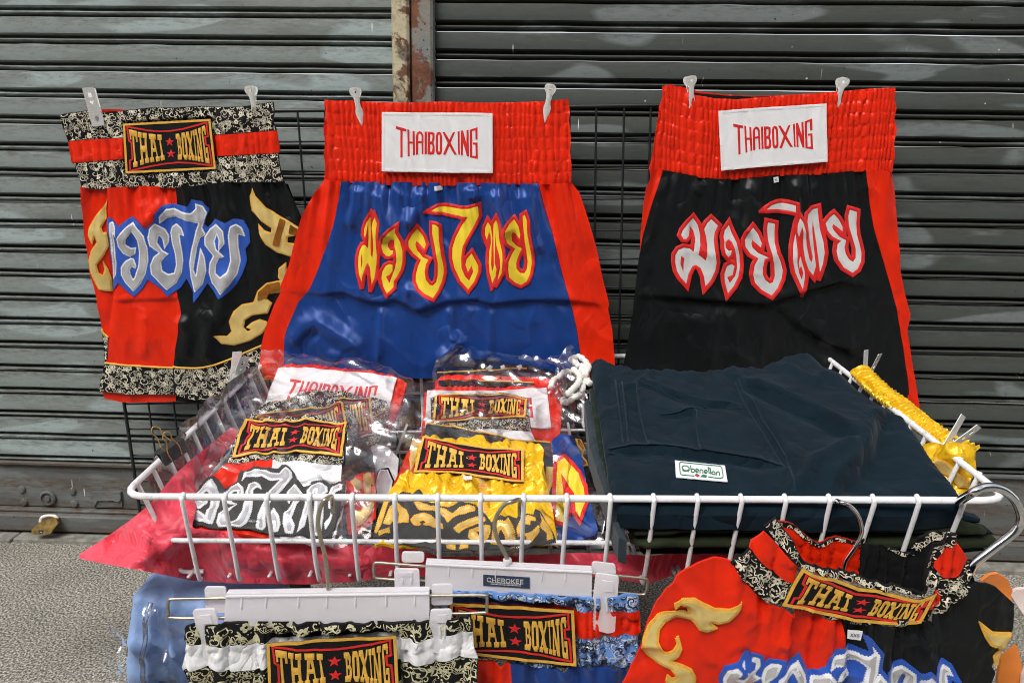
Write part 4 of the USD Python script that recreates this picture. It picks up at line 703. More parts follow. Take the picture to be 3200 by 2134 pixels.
for k, (p, r, lb) in enumerate(spots):
    M = frame_at(G.off(-.012) if k == 4 else G, p, .004, -r, .1 * (-1) ** k)
    if src is None:
        src = thing('clothes_peg', None, lb, 'peg', 'steel pegs holding the shorts on the grid', M)
        a, b, c = peg_mesh(); obj('jaw', a, STEEL, src); obj('jaw', b, STEEL, src); obj('spring', c, CHROME, src)
    else: dup(src, M, lb)
def flat_peg(M, lb, holes=True):
    """A folded sheet steel peg with slots."""
    t = thing('flat_peg', None, lb, 'peg', None, M); Pl_ = Plane((0, 0, 0), (0, -1, 0))
    o = Polygon([(-.009, .036), (.009, .036), (.0095, .01), (.0105, -.02), (.010, -.033), (-.010, -.033), (-.0105, -.02), (-.0095, .01)]).buffer(.001)
    heart = Polygon([(0, .006), (.0035, .0105), (.0025, .013), (0, .0118), (-.0025, .013), (-.0035, .0105)]); sl = [box(-.003, .019, .003, .027), box(-.0038, -.026, .0038, -.013), heart]
    q = o.difference(unary_union(sl))
    obj('jaw', shell(Pl_, q, lambda u, v: .004 + .20 * np.clip(v + .012, 0, 1) * 1.0, .0025, .0009), STEEL, t, smooth=30)
    obj('jaw', shell(Plane((0, 0, 0), (0, 1, 0)), o, lambda u, v: .004 + .20 * np.clip(v + .012, 0, 1), .003, .0009), STEEL, t, smooth=30)
    obj('spring', tube(spline([(-.0105, -.005, -.002), (-.006, 0, .001), (.006, 0, .001), (.0105, -.005, -.002)], 5), .0016, 6), CHROME, t); return t
flat_peg(frame_at(rackplane(-.030), (294, 338), .002, -.13, .35), 'flat steel peg with heart shaped cut-out on the brocade shorts')
# ================================================================== draped things whose depth varies: rays at an interpolated distance
from scipy.interpolate import RBFInterpolator
class Draped:
    """A surface through known points of the place; its parameters are picture directions scaled to metres at 0.9 m."""
    K = .9 / F
    def __init__(s, ctl, smoothing=0.0):
        p = np.array([c[0] for c in ctl], float); P = np.array([c[1] for c in ctl]); s.f = RBFInterpolator(p, (P - EYE) @ FWD, kernel='thin_plate_spline', smoothing=smoothing); s.n = -FWD
    def px(s, p): return np.atleast_2d(np.asarray(p, float)) * s.K * np.array([1, -1])
    def P(s, uv, h=0.0):
        p = np.atleast_2d(uv) / s.K * np.array([1, -1]); t = s.f(p) - np.broadcast_to(np.asarray(h, float), (len(p),)); return EYE + ray(p) * t[:, None]
    def off(s, d): q = Draped.__new__(Draped); q.f = lambda p: s.f(p) - d; q.n = s.n; return q
def on(S, p, h=0.0): return (tuple(p), S.at(p, h))
DD = 1.36105
def Dp(s): return T(s, (0, 0, DD))
def sheet(S, q, h, step=.004, thick=.0006, lift=0.0): return shell(S, q, h, step, thick, lift)
def crinkle(seed, amp, s=30):
    def h(u, v):
        a = u + .02 * (nz(u, v, 26, seed + 5) - .5); b = v + .02 * (nz(u, v, 31, seed + 6) - .5)
        return 1.15 * amp * ((ridge(a, b, s * .75, s * .5, seed) ** 6) + .7 * ridge(a * .6 + b * .8, b * .6 - a * .8, s * 1.6, s * .8, seed + 1) ** 5 + .5 * nz(u, v, 12, seed + 2))
    return h
def film_sheet(S, pts, parent, seed, lift, amp=.006, m=None, name='plastic_sleeve'):
    obj(name, shell(S, pg(S.px(pts)), crinkle(seed, amp), .0042, .0004, lift, back=False), m or FILM, parent)

# ------------------------------------------------------------------ red cloth that lines the basket
_d = -.026 * EY + .1 * EZ; FRONT = Plane(rk(.7, -.508, CB), np.cross(EX, _d), EZ)
_d = .03 * EX - .1 * EZ; _n = np.cross(EY, _d); _n = _n if _n @ EX > 0 else -_n; LEFT = Plane(rk(.284, -.3, RC), _n, EZ)
fp = Dp('180,1281 182,1272 240,1235 300,1193 350,1152 395,1095 430,1062 480,1022 530,980 548,985 540,1010 500,1060 470,1110 452,1160 440,1212 520,1220 640,1232 760,1250 860,1252 900,1240 960,1262 1010,1278 1180,1275 1330,1268 1500,1275 1580,1262 1720,1262 1700,1275 1570,1310 1490,1340 1380,1324 1240,1326 1000,1322 880,1326 800,1336 700,1341 520,1338 440,1332 390,1322 330,1310 250,1296')
P1_ = lambda s: tuple(Dp(s)[0])
ctl = [on(LEFT, P1_(s)) for s in ('530,980', '480,1022', '430,1062', '395,1095', '500,1060', '470,1110')] + [on(FRONT, P1_(s)) for s in ('440,1260', '440,1330', '520,1225', '700,1341', '760,1252', '1000,1320', '1180,1277', '1500,1275', '1570,1310', '1720,1262')] + [(P1_('180,1279'), EYE + ray([P1_('180,1279')])[0] * .93), (P1_('300,1195'), EYE + ray([P1_('300,1195')])[0] * .95), (P1_('330,1310'), EYE + ray([P1_('330,1310')])[0] * .88), (P1_('350,1152'), LEFT.at(P1_('350,1152'), -.012))]
CL = Draped(ctl, .0)
hcl = add(rumple(91, .0060, 24, 16), folds(CL, [('r', '300,1195 330,1240 320,1300', .010, .012), ('s', '340,1290 400,1265 440,1235 520,1228', .009, .012), ('r', '240,1240 300,1260 380,1285', -.009, .012), ('r', '420,1080 440,1130 430,1200', .007, .012), ('r', '520,1290 700,1285 900,1300 1200,1296', .005, .010), ('r', '600,1250 640,1290 680,1330', .004, .01), ('r', '1300,1280 1420,1310 1500,1330', .005, .01)], (0, 0, DD), 2.0))
c = obj('red_cloth', shell(CL, smooth_poly(pg(CL.px(fp)), .0035), hcl, .0045, .0012, -.013), PINK); tag(prim(c), 'crimson damask cloth lining the white basket, one corner hanging out at the left', 'cloth')

# ------------------------------------------------------------------ packed shorts in the basket
K0 = tilt(-.53, .142, 18.0).set(.011); NZ_ = (500, 1050, .47818); LPZ = (580, 1440, .2551); EZ_ = (1150, 1080, .45924); YPZ = (1160, 1540, .2551)
def K(k): return K0.off(-.011 * k)
GRP = 'packed boxing shorts in clear plastic sleeves inside the basket'
bump_ = lambda seed, a=.003: add(rumple(seed, a, 26, 22), const(.002))
# back left: red band with the white label
S = K(3); t = thing('packed_shorts', S.at((1050, 1190)), 'packed red shorts with white label, at the back left of the basket', 'shorts', GRP)
h = bump_(101); q = S.px(T('700,420 770,205 850,190 1000,192 1200,208 1400,242 1540,272 1612,312 1590,420 1500,640 640,640', NZ_))
tp, bt = S.px(T('700,180 1000,180 1400,230 1640,290', NZ_)), S.px(T('600,640 1000,640 1560,660', NZ_))
obj('waistband', shell(S, pg(q), add(smock(tp, bt, 6, 95, .004, 31), h), .0028, .006), RED, t)
patch_sans(S, T('778,226 1000,222 1250,246 1550,296', NZ_), T('650,560 900,540 1200,560 1470,600', NZ_), add(h, const(.006)), t)
film_sheet(S, T('560,420 670,130 900,150 1150,175 1420,195 1680,330 1600,640 560,640', NZ_), t, 201, .014)
# two with brocade bands, one behind the other
for k, lv, lb, band, ptop, pbot, sl in ((0, 2, 'packed shorts with brocade band, third from the front in the left pile', '780,470 840,405 900,372 1050,352 1250,368 1400,392 1480,425 1500,480 1440,700 1400,720 760,740', '800,455 980,440 1150,420 1375,400', '760,760 1000,720 1405,662', '560,520 800,420 1060,335 1300,340 1560,480 1600,640 1500,760 560,760'),
                                      (1, 1, 'packed shorts with brocade band, second from the front in the left pile', '560,560 600,480 720,432 900,412 1100,405 1190,428 1250,480 1300,560 1290,640 1240,760 520,780', '625,522 850,490 1000,475 1195,440', '580,760 850,720 1235,650', '440,620 560,450 900,420 1300,470 1620,450 1560,720 1500,900 440,860')):
    S = K(lv); t = thing('packed_shorts', S.at(tuple(T('1000,480', NZ_)[0])), lb, 'shorts', GRP); h = bump_(111 + k, .004)
    b = pg(S.px(T(band, NZ_))); w = obj('waistband', shell(S, b, h, .003, .006), BRO, t)
    pq = Quad(S, T(ptop, NZ_), T(pbot, NZ_)).poly(np.array(UNIT, float)); brocade(S, b.buffer(-.001).difference(pq), h, w, 121 + k, .0075, .0052)
    patch_thai(S, T(ptop, NZ_), T(pbot, NZ_), add(h, const(.001)), t)
    if k == 0:
        obj('leg', shell(S, pg(S.px(T('1380,700 1500,740 1560,800 1530,1060 1400,1080 1390,860', NZ_))), h, .004, .004), WHT, t)
        appl(S, NZ_, [('1440,890 1410,960 1420,1060 1500,1060 1520,940 1490,880', [])], 12, h, t, SILT, BLKM, foil=SILF, name='silver_letter')
    else:
        obj('leg', shell(S, pg(S.px(T('1200,690 1300,640 1390,760 1410,900 1400,1200 1330,1300 1190,1320', NZ_))), h, .004, .004), BLK, t)
        obj('flame_backing', shell(S, pg(S.px(T('1910,190 2000,240 2170,140 2310,150 2335,420 2335,720 2250,800 2110,885 1990,900 1940,480', LPZ))), h, .003, .002, .0016), RED, t)
        appl(S, LPZ, [('2180,200 2250,165 2300,230 2310,320 2280,300 2262,420 2320,560 2270,680 2120,810 2060,740 2050,640 2150,640 2210,560 2200,420 2180,300', []), ('2020,260 2080,225 2150,260 2160,330 2110,380 2070,340', [])], 0, add(h, const(.0018)), t, GOLDT, None, foil=GOLDF, name='gold_flame', jag=.0006)
    film_sheet(S, T(sl, NZ_), t, 211 + k, .012, .008)
# front left
S = K(0); t = thing('packed_shorts', S.at(tuple(T('820,900', NZ_)[0])), 'packed red and white shorts with silver lettering, at the front left of the basket', 'shorts', GRP); h = add(rumple(131, .0035, 26, 22), rumple(134, .0035, 40, 20), const(.002))
b = pg(S.px(T('440,852 480,760 530,640 560,585 620,556 760,545 950,545 1120,556 1205,580 1240,605 1232,650 1210,720 1208,830 1190,856 900,842 700,836', NZ_))); w = obj('waistband', shell(S, b, h, .003, .005), BRO, t)
P_ = (T('568,577 720,571 900,574 1100,580 1228,593', NZ_), T('480,824 620,802 800,796 1000,800 1195,812', NZ_)); brocade(S, b.buffer(-.0008).difference(Quad(S, *P_).poly(np.array(UNIT, float))), h, w, 132, .0065, .0046)
patch_thai(S, *P_, add(h, const(.001)), t)
obj('red_leg', shell(S, pg(S.px(T('440,846 700,832 745,834 735,900 735,1345 170,1320 180,1250 270,1010', NZ_))), h, .0032, .004), RED, t)
obj('white_leg', shell(S, pg(S.px(T('745,834 900,838 1190,850 1185,960 1222,1010 1190,1200 1130,1380 735,1345 735,900', NZ_))), h, .0032, .004), WHT, t)
LPD = ['350,320 250,370 170,450 110,580 95,640 140,680 210,670 290,600 300,560 240,580 200,560 240,470 280,440 310,470 330,560 320,650 280,760 260,840 350,860 390,760 430,620 440,500 400,380', '180,690 100,720 40,800 35,830 100,840 110,790 200,850 330,860 260,760',
 '660,315 560,360 490,450 510,560 560,600 650,620 560,660 430,720 400,830 430,890 700,910 760,840 830,700 860,560 850,450 900,410 960,440 930,370 860,320 790,360 750,450 760,560 720,700 650,800 590,840 540,800 540,740 600,680 662,622 585,560 560,470 600,430 650,430 640,480 610,490 680,560 735,470 720,380',
 '700,310 760,230 860,180 960,185 1060,215 1160,215 1210,170 1240,140 1310,190 1320,260 1280,340 1180,450 1080,570 1010,660 990,760 1000,880 960,940 890,920 875,840 900,720 960,620 1060,450 1180,320 1050,310 950,275 840,260', '1100,660 1030,730 1010,800 1060,900 1090,830 1085,945 1150,930 1180,840 1160,740', '1350,370 1260,450 1250,560 1290,620 1330,570 1380,560 1300,650 1220,740 1205,830 1240,960 1330,970 1360,880 1320,800 1350,700 1430,580 1450,480',
 '1500,480 1500,420 1560,360 1660,350 1750,400 1760,470 1720,500 1700,560 1700,760 1660,980 1560,970 1580,760 1600,600 1605,440 1565,560 1540,700 1480,900 1380,980 1440,800 1480,650', '1900,350 1800,420 1770,500 1760,640 1800,650 1780,750 1710,830 1720,900 1790,820 1820,700 1800,560 1860,470 1930,440 1940,380']
GREYF = cloth('charcoal_felt', (.035, .033, .032), .7, 0, .2, .2)
appl(S, LPZ, [(x, []) for x in LPD], 10, add(h, const(.002)), t, SILT, GREYF, foil=SILF, rim=.0034, jag=.0011, backing='190,370 360,272 430,318 488,385 640,300 700,205 840,140 1060,160 1150,160 1190,100 1250,110 1340,190 1380,300 1460,385 1560,310 1730,320 1790,365 1900,310 1975,330 1960,560 1800,1000 1200,980 700,930 60,880 30,800 90,600')
film_sheet(S, T('300,830 420,490 560,520 900,470 1180,520 1600,470 1560,620 1420,1000 1380,1330 1150,1400 600,1350 130,1330 230,1020', NZ_), t, 221, .008, .007)
film_sheet(S.off(.01), T('1420,1000 1560,640 1600,480 1500,540 1240,600 1200,900 1180,1300 1380,1330', NZ_), t, 222, .006, .012)

# middle pile
S = K(4); t = thing('packed_shorts', S.at(tuple(T('850,150', EZ_)[0])), 'packed black shorts with gold line, at the very back of the middle pile', 'shorts', GRP); h = bump_(141)
obj('body', shell(S, pg(S.px(T('460,150 560,95 800,72 1000,110 1200,148 1290,165 1250,300 470,300', EZ_))), h, .003, .008), BLK, t)
uv = spline(S.px(T('470,180 720,168 900,160 1080,150', EZ_)), 8); obj('gold_piping', tube(S.P(uv, h(uv[:, 0], uv[:, 1]) + .001), .0015, 6), GOLDT, t)
appl(S, EZ_, [('800,150 830,125 850,140 835,160 855,170 825,175', []), ('900,140 925,125 935,150 910,160', []), ('1010,140 1040,125 1050,150 1025,165', [])], 0, h, t, SILT, None, name='woven_flower')
film_sheet(S, T('440,200 500,60 800,50 1000,80 1200,130 1380,60 1400,300 440,300', EZ_), t, 231, .012, .010)
S = K(3); t = thing('packed_shorts', S.at(tuple(T('850,240', EZ_)[0])), 'packed shorts with a plain red band showing behind the white label', 'shorts', GRP); h = bump_(142)
q = S.px(T('455,262 500,216 650,202 900,206 1130,220 1252,226 1262,300 1262,400 460,400', EZ_)); obj('waistband', shell(S, pg(q), add(h, smock(q[2:6], q[-2:], 4, 80, .0035, 33)), .0028, .006), RED, t)
obj('label_top', shell(S, pg(S.px(T('480,256 800,246 1130,258 1140,290 480,290', EZ_))), h, .004, .002, .006), BLKM, t); uv = S.px(T('480,262 800,252 1130,264', EZ_)); obj('border', tube(S.P(spline(uv, 6), .0145), .0012, 6), GOLDT, t)
S = K(2); t = thing('packed_shorts', S.at(tuple(T('1270,420', EZ_)[0])), 'packed red shorts with white label, in the middle pile behind the yellow ones', 'shorts', GRP); h = bump_(143)
q = S.px(T('385,330 480,292 800,286 1200,284 1300,252 1322,330 1312,560 1292,670 1150,720 360,640', EZ_)); obj('waistband', shell(S, pg(q), add(h, smock(S.px(T('385,280 1330,250', EZ_)), S.px(T('360,680 1300,680', EZ_)), 6, 95, .004, 34)), .0028, .006), RED, t)
patch_sans(S, T('404,326 800,318 1216,309', EZ_), T('388,600 800,600 1246,576', EZ_), add(h, const(.0055)), t)
obj('leg', shell(S, pg(S.px(T('385,560 450,520 330,860 200,1020 150,1000 260,720', EZ_))), h, .004, .004), RED, t)
film_sheet(S, T('270,300 700,230 1250,240 1400,250 1420,520 1350,760 1000,740 200,760', EZ_), t, 232, .015, .008)
S = K(1); t = thing('packed_shorts', S.at(tuple(T('760,420', EZ_)[0])), 'packed black and white shorts lying under the yellow ones', 'shorts', GRP); h = bump_(144)
b = pg(S.px(T('425,352 500,322 750,310 1000,322 1092,352 1088,430 1112,560 1100,620 430,560', EZ_))); w = obj('waistband', shell(S, b, h, .003, .006), BRO, t); P_ = (T('458,342 600,328 800,331 1000,337 1082,366', EZ_), T('438,512 700,502 900,497 1072,497', EZ_))
brocade(S, b.buffer(-.0008).difference(Quad(S, *P_).poly(np.array(UNIT, float))), h, w, 145, .0065, .0046); patch_thai(S, *P_, add(h, const(.001)), t)
S2 = S.off(.004); obj('black_leg', shell(S2, pg(S2.px(T('400,512 720,588 1000,632 1244,662 1262,840 1270,1060 1210,1000 1190,760 340,760 360,620', EZ_))), h, .004, .004), BLK, t)
obj('white_leg', shell(S2, pg(S2.px(T('730,562 900,556 1112,575 1145,652 1000,632 800,594', EZ_))), h, .0035, .004), WHT, t)
uv = spline(S2.px(T('402,516 560,545 800,598 1000,634 1240,664', EZ_)), 8); obj('gold_piping', tube(S2.P(uv, h(uv[:, 0], uv[:, 1]) + .0012), .0013, 6), GOLDT, t)
appl(S2, EZ_, [('1212,820 1262,830 1268,930 1230,1000 1205,900', []), ('300,640 400,625 360,720 290,840 280,780', [])], 0, h, t, GOLDT, None, foil=GOLDF, name='gold_flame', jag=.0006)
film_sheet(S2, T('400,420 700,440 1150,440 1290,520 1290,760 360,720', EZ_), t, 233, .008, .006)
# yellow, front
S = K0.off(.004); t = thing('packed_shorts', S.at(tuple(T('750,1050', EZ_)[0])), 'packed bright yellow satin shorts with golden lettering, at the front middle of the basket', 'shorts', GRP); h0 = bump_(151, .003)
tp, bt = S.px(T('330,630 560,640 800,650 1200,680', EZ_)), S.px(T('300,905 700,960 1070,970 1210,960', EZ_)); hy = add(h0, smock(tp, bt, 5, 60, .007, 35)); h = add(h0, gathers(bt, .0045, .03, 60, 36), rumple(152, .005, 30, 22))
b = pg(S.px(T('312,900 330,760 345,690 400,638 560,648 690,645 735,630 790,640 805,672 870,684 930,664 1010,662 1160,690 1198,735 1190,800 1198,850 1180,960 1064,972 700,960', EZ_))); obj('waistband', shell(S, b, hy, .0026, .005), YEL, t)
obj('front_panel', shell(S, pg(S.px(T('312,896 700,956 1064,966 1180,950 1190,840 1212,950 1252,1100 1290,1400 50,1400 140,1060 225,930', EZ_))), h, .0032, .004), YEL, t)
patch_thai(S, T('375,655 560,688 800,733 1060,744', EZ_), T('315,897 560,900 800,940 1060,968', EZ_), add(h0, const(.009)), t)
YPD = ['190,200 140,330 50,560 80,590 150,470 230,260 340,195', '330,235 250,300 200,400 160,480 240,500 290,440 285,320 330,300 355,360 340,470 470,470 475,380 440,290', '620,320 530,360 490,430 530,500 600,520 620,470 600,440 640,410 680,440 640,470 680,510 890,525 880,430 800,380 720,340', '530,200 580,270 700,300 830,300 900,340 945,430 1010,370 1170,330 1280,300 1280,250 1180,240 1080,270 1000,310 930,260 830,230 740,240 620,190',
 '1340,350 1240,390 1120,440 1010,510 1080,590 1170,520 1300,450 1410,430 1390,370', '1680,410 1640,470 1540,450 1490,560 1470,740 1570,740 1560,600 1590,540 1640,600 1650,690 1760,715 1770,560 1740,480', '1920,370 1840,400 1780,500 1800,600 1850,560 1860,450 1950,500 1950,440 2020,470 2010,400', '1870,560 1900,620 1850,710 1970,725 2060,600 2060,540 1960,570', '2070,330 2090,430 2070,560 2150,620 2150,715 2230,705 2200,580 2130,430', '100,560 240,540 250,610 110,640', '800,650 880,660 880,720 800,700', '920,660 1040,660 1040,770 930,760', '1100,715 1200,715 1190,770 1080,770']
appl(S, YPZ, [(x, []) for x in YPD] + [('1310,490 1210,540 1190,620 1250,680 1350,745 1420,705 1470,560 1460,500 1400,480', ['1300,555 1350,565 1350,610 1310,612'])], 10, add(h, const(.002)), t, GOLDT, GREYF, foil=GOLDF, rim=.0034, jag=.0011, backing='250,240 400,105 480,82 510,105 600,52 640,105 700,190 1000,232 1100,212 1280,222 1400,330 1480,470 1530,400 1640,420 1690,370 1780,400 1850,340 1990,362 2008,280 2080,298 2270,720 2100,760 1500,790 800,780 100,660 35,632 130,450')
size_tag(S, EZ_, '652,972 712,974 712,998 652,994', add(h, const(.002)), t, 'XS', .004)
film_sheet(S, T('60,1400 160,1040 330,600 420,560 900,640 1260,700 1300,1000 1320,1420', EZ_), t, 241, .010, .006)
# blue with yellow letter, right of the yellow
S = K(1); t = thing('packed_shorts', S.at(tuple(T('1400,1000', EZ_)[0])), 'packed blue shorts with a big yellow letter, beside the navy trousers', 'shorts', GRP); h = add(bump_(153, .004), rumple(154, .004, 35, 22))
obj('front_panel', shell(S, pg(S.px(T('1250,690 1310,645 1392,642 1442,760 1500,1060 1562,1290 1540,1335 1400,1385 1290,1385 1280,1000', EZ_))), h, .0035, .004), BLUE, t)
appl(S, EZ_, [('1290,825 1335,810 1400,885 1466,1000 1476,1100 1438,1190 1412,1150 1400,1050 1352,960 1312,905 1338,1080 1358,1150 1330,1225 1282,1220 1278,1000', [])], 26, h, t, YEF, REDT)
film_sheet(S, T('1250,640 1400,560 1500,760 1600,1200 1600,1390 1280,1400', EZ_), t, 242, .010, .008)
S = K(2); t = thing('packed_shorts', S.at(tuple(T('1480,800', EZ_)[0])), 'packed dark shorts with gold scrolls, squeezed beside the slate trousers', 'shorts', GRP); h = bump_(155, .004)
obj('front_panel', shell(S, pg(S.px(T('1380,605 1425,590 1500,690 1545,880 1600,1010 1640,1240 1560,1250 1500,1060 1442,760', EZ_))), h, .0035, .004), BLKM, t)
appl(S, EZ_, [('1410,640 1450,650 1480,720 1460,760 1490,800 1500,830 1450,830 1430,760 1455,730 1420,690', [])], 0, h, t, GOLDT, None, foil=COPF, name='gold_flame', jag=.0006)
film_sheet(S.off(.006), T('1400,300 1480,330 1560,800 1660,1200 1740,1390 1580,1390 1500,900', EZ_), t, 243, .006, .012)

# white cord round the neck of a plastic bag
t = thing('cord_tie', K(2).at(tuple(T('1400,230', EZ_)[0])), 'knotted white cord at the back of the basket beside the navy trousers', 'cord')
S = K(1).off(.012); CORD = cloth('white_cord', (.74, .72, .66), .8, 0, .2, .1, weave=300, wb=.8)
for ln, z in (('1245,262 1262,215 1300,180 1350,158 1410,165 1455,205 1465,250 1440,305 1400,335 1340,352 1318,340', .004), ('1475,215 1500,160 1490,120 1440,88 1395,85 1385,105 1420,130 1460,140 1490,165', .012), ('1395,165 1440,215 1425,260 1390,310 1350,330', .012), ('1450,150 1480,190 1500,230 1512,258', .008)):
    uv = spline(S.px(T(ln, EZ_)), 8); th = np.arange(len(uv)) * 1.1; obj('strand', tube(S.P(uv, z + .002 * np.sin(th * .3)), .0046 + .0007 * np.sin(th * 1.4), 8), CORD, t)
film_sheet(S, T('1240,330 1300,120 1380,60 1450,150 1480,330 1460,520 1300,480', EZ_), t, 244, .002, .014)

# ------------------------------------------------------------------ trousers
FZ = (1800, 1050, .59524)
TP = tilt(-.550, .206, 7.5).set(.010)
t = thing('folded_trousers', TP.at((2500, 1400)), 'big navy cotton trousers with elastic waist folded on top of the right hand pile', 'trousers', 'folded trousers in the basket')
tr = pg(TP.px(T('75,152 100,124 180,152 300,180 500,190 720,195 830,180 950,182 1080,130 1130,106 1235,112 1300,180 1400,225 1480,300 1640,405 1720,430 1800,540 1900,690 2030,862 2012,905 1800,925 1400,940 800,940 300,935 215,935 180,880 165,700 150,600 110,330', FZ)))
ht = add(rumple(161, .0022, 16, 12), gathers(TP.px(T('60,120 300,178 700,192 900,182 1130,104', FZ)), .0022, .02, 80, 162), folds(TP, [('s', '165,632 400,632 620,655 900,690 1092,716', .0045, .004), ('r', '1092,716 1120,780 1145,860', .003, .005), ('s', '318,278 420,300 520,340 680,385 870,382', .0035, .004), ('s', '315,275 335,420 380,625', .003, .004), ('r', '205,265 222,560', .002, .003), ('r', '240,275 262,560', .002, .003), ('s', '440,440 530,440 622,428 630,520 650,660', .0032, .0035), ('s', '850,260 1000,330 1150,395 1300,480 1470,600', .007, .008), ('s', '850,300 980,470 1080,640 1140,760', .004, .006), ('s', '1330,850 1470,730 1555,620 1570,500 1640,420', .008, .010), ('r', '1150,860 1250,720 1400,640 1470,600', .005, .010), ('r', '1060,170 1240,280 1330,220', .004, .010), ('r', '230,300 330,280 420,200', .003, .006)], FZ, 2.3), const(.004))
obj('body', shell(TP, tr, ht, .0042, .018, 0, .010, .016), NAVY, t)
SEAM = cloth('navy_seam', (.010, .022, .034), .9, 0, .1, .3, spec=.1)
for ln in ('165,628 400,628 620,651 900,686 1092,712', '168,640 400,640 620,664 900,699 1090,725', '318,280 420,302 520,342 680,387 870,384', '205,262 225,430 245,600', '240,270 258,430 275,600', '315,275 335,420 380,625', '440,438 530,438 622,428 630,520 650,655', '850,260 980,470 1080,640 1110,715 1140,860', '830,270 960,480 1058,650 1090,720'):
    uv = spline(TP.px(T(ln, FZ)), 12); obj('seam', tube(TP.P(uv, ht(uv[:, 0], uv[:, 1]) + .0102), .0011, 6), SEAM, t)
ql = TP.px(T('265,240 1790,400 1870,905 300,765', (2080, 1440, .10204))); lab = obj('sewn_label', shell(TP, pg(ql), lambda u, v: ht(np.full_like(u, ql[:, 0].mean()), np.full_like(v, ql[:, 1].mean())) + .012, .004, .0008), PATW, t)
GRT = cloth('green_thread', (.02, .16, .07), .6, 0, .1, .1); TQ = (2080, 1440, .10204); hl = float(ht(np.array([ql[:, 0].mean()]), np.array([ql[:, 1].mean()]))[0]) + .0125
def strokes(lines, w, m, name='lettering', up=0.0):
    ps = []
    for ln in lines:
        uv = spline(TP.px(T(ln, TQ)), 4) if len(ln.split()) > 2 else TP.px(T(ln, TQ)); ps.append(LineString(uv).buffer(w * TQ[2] * Draped.K, quad_segs=3))
    obj(name, flat(extrude(TP, unary_union(ps), hl - .0004 + up, hl + .0005 + up)), m, lab, smooth=False)
strokes(['405,350 440,312 560,325 800,350 1200,392 1600,430 1680,470 1712,600 1730,760 1690,800 1600,812 1290,768', '405,350 410,480 430,650 480,705 620,718 850,742'], 11, GRT, 'frame_line')
strokes(['740,425 765,610', '765,545 810,520 860,550 850,610 805,628 765,605', '905,580 985,575 965,530 920,525 895,570 915,620 975,630', '1030,645 1035,560 1080,545 1115,580 1115,655', '1165,610 1250,610 1230,565 1185,560 1160,605 1180,650 1235,655', '1280,470 1310,655', '1340,510 1355,670', '1290,490 1350,520', '1400,620 1440,600 1485,640 1470,690 1420,690 1385,655 1400,620', '1525,710 1530,640 1575,605 1620,640 1620,715', '500,520 490,460 540,425 620,430 690,480 690,540 630,570 550,560 500,520', '500,565 600,580 700,560', '540,590 610,575 680,600', '600,570 600,600'], 13, GRT)
obj('red_flag', flat(extrude(TP, pg(TP.px(T('870,715 895,695 990,745 960,775', TQ))), hl, hl + .0008)), REDT, lab, smooth=False)
obj('green_flag', flat(extrude(TP, unary_union([pg(TP.px(T('915,675 1015,728 992,748 897,698', TQ))), pg(TP.px(T('1050,765 1125,705 1240,740 1210,785', TQ)))]), hl, hl + .0008)), GRT, lab, smooth=False)
obj('bar_tack', shell(TP, pg(TP.px(T('318,186 348,186 348,191 318,191', FZ))), ht, .002, .001, .004), PATW, t)
def slab(name, poly_s, S, m, lb, seed, dome=.010, thick=.02, amp=.003, grp='folded trousers in the basket'):
    q = pg(S.px(T(poly_s, FZ))); h = rumple(seed, amp, 10, 40); x = S.P([q.centroid.coords[0]])[0]
    tt = thing(name, x, lb, 'trousers', grp); obj('body', shell(S, q, h, .004, thick, 0, dome, .012), m, tt); return tt, h
FR = rackplane(-.548)
a, h = slab('folded_trousers', '250,990 330,962 420,958 900,944 1500,945 1950,955 2100,985 2150,1015 2100,1028 1500,1010 800,1012 380,1024 300,1030', FR, OLIV, 'olive green trousers whose fold shows just under the navy ones', 171)
a, h = slab('folded_trousers', '280,1068 300,1042 380,1028 900,1020 1500,1018 2000,1032 2185,1046 2200,1065 2150,1090 1900,1098 900,1090 350,1094', FR, OLIV, 'dark olive trousers, second fold from the bottom of the right hand pile', 172)
a, h = slab('folded_trousers', '330,1102 900,1096 1900,1104 2120,1096 2140,1110 1900,1130 900,1128 350,1128', FR.off(-.006), NAVY, 'dark trousers at the very bottom of the right hand pile', 173, .006)
for k, (x, m) in enumerate((('2000,955 2060,950 2130,965 2125,985 2040,985', NAVY), ('1990,985 2080,990 2180,1025 2200,1045 2100,1035 2000,1020', GRN))):
    q = pg(FR.px(T(x, FZ))); tag(prim(obj('trouser_hem', shell(FR.off(-.01), q, rumple(175 + k, .003), .004, .012, 0, .006, .008), m)), ('navy', 'green')[k] + ' trouser hem sticking out at the right end of the pile', 'trousers', 'folded trousers in the basket')
TS = TP.off(-.006)
a, h = slab('folded_trousers', '45,330 62,318 82,340 100,480 130,640 162,730 190,880 240,1000 268,1058 225,1042 175,900 120,720 70,560', TS, SLAT, 'slate grey trousers, a narrow edge at the left of the navy ones', 174, .008, .03)
a, h = slab('folded_trousers', '70,262 95,262 125,480 160,640 158,700 120,600 90,420', TS.off(.003), GRN, 'dark green trousers, a thin sliver between slate and navy', 178, .005, .03)

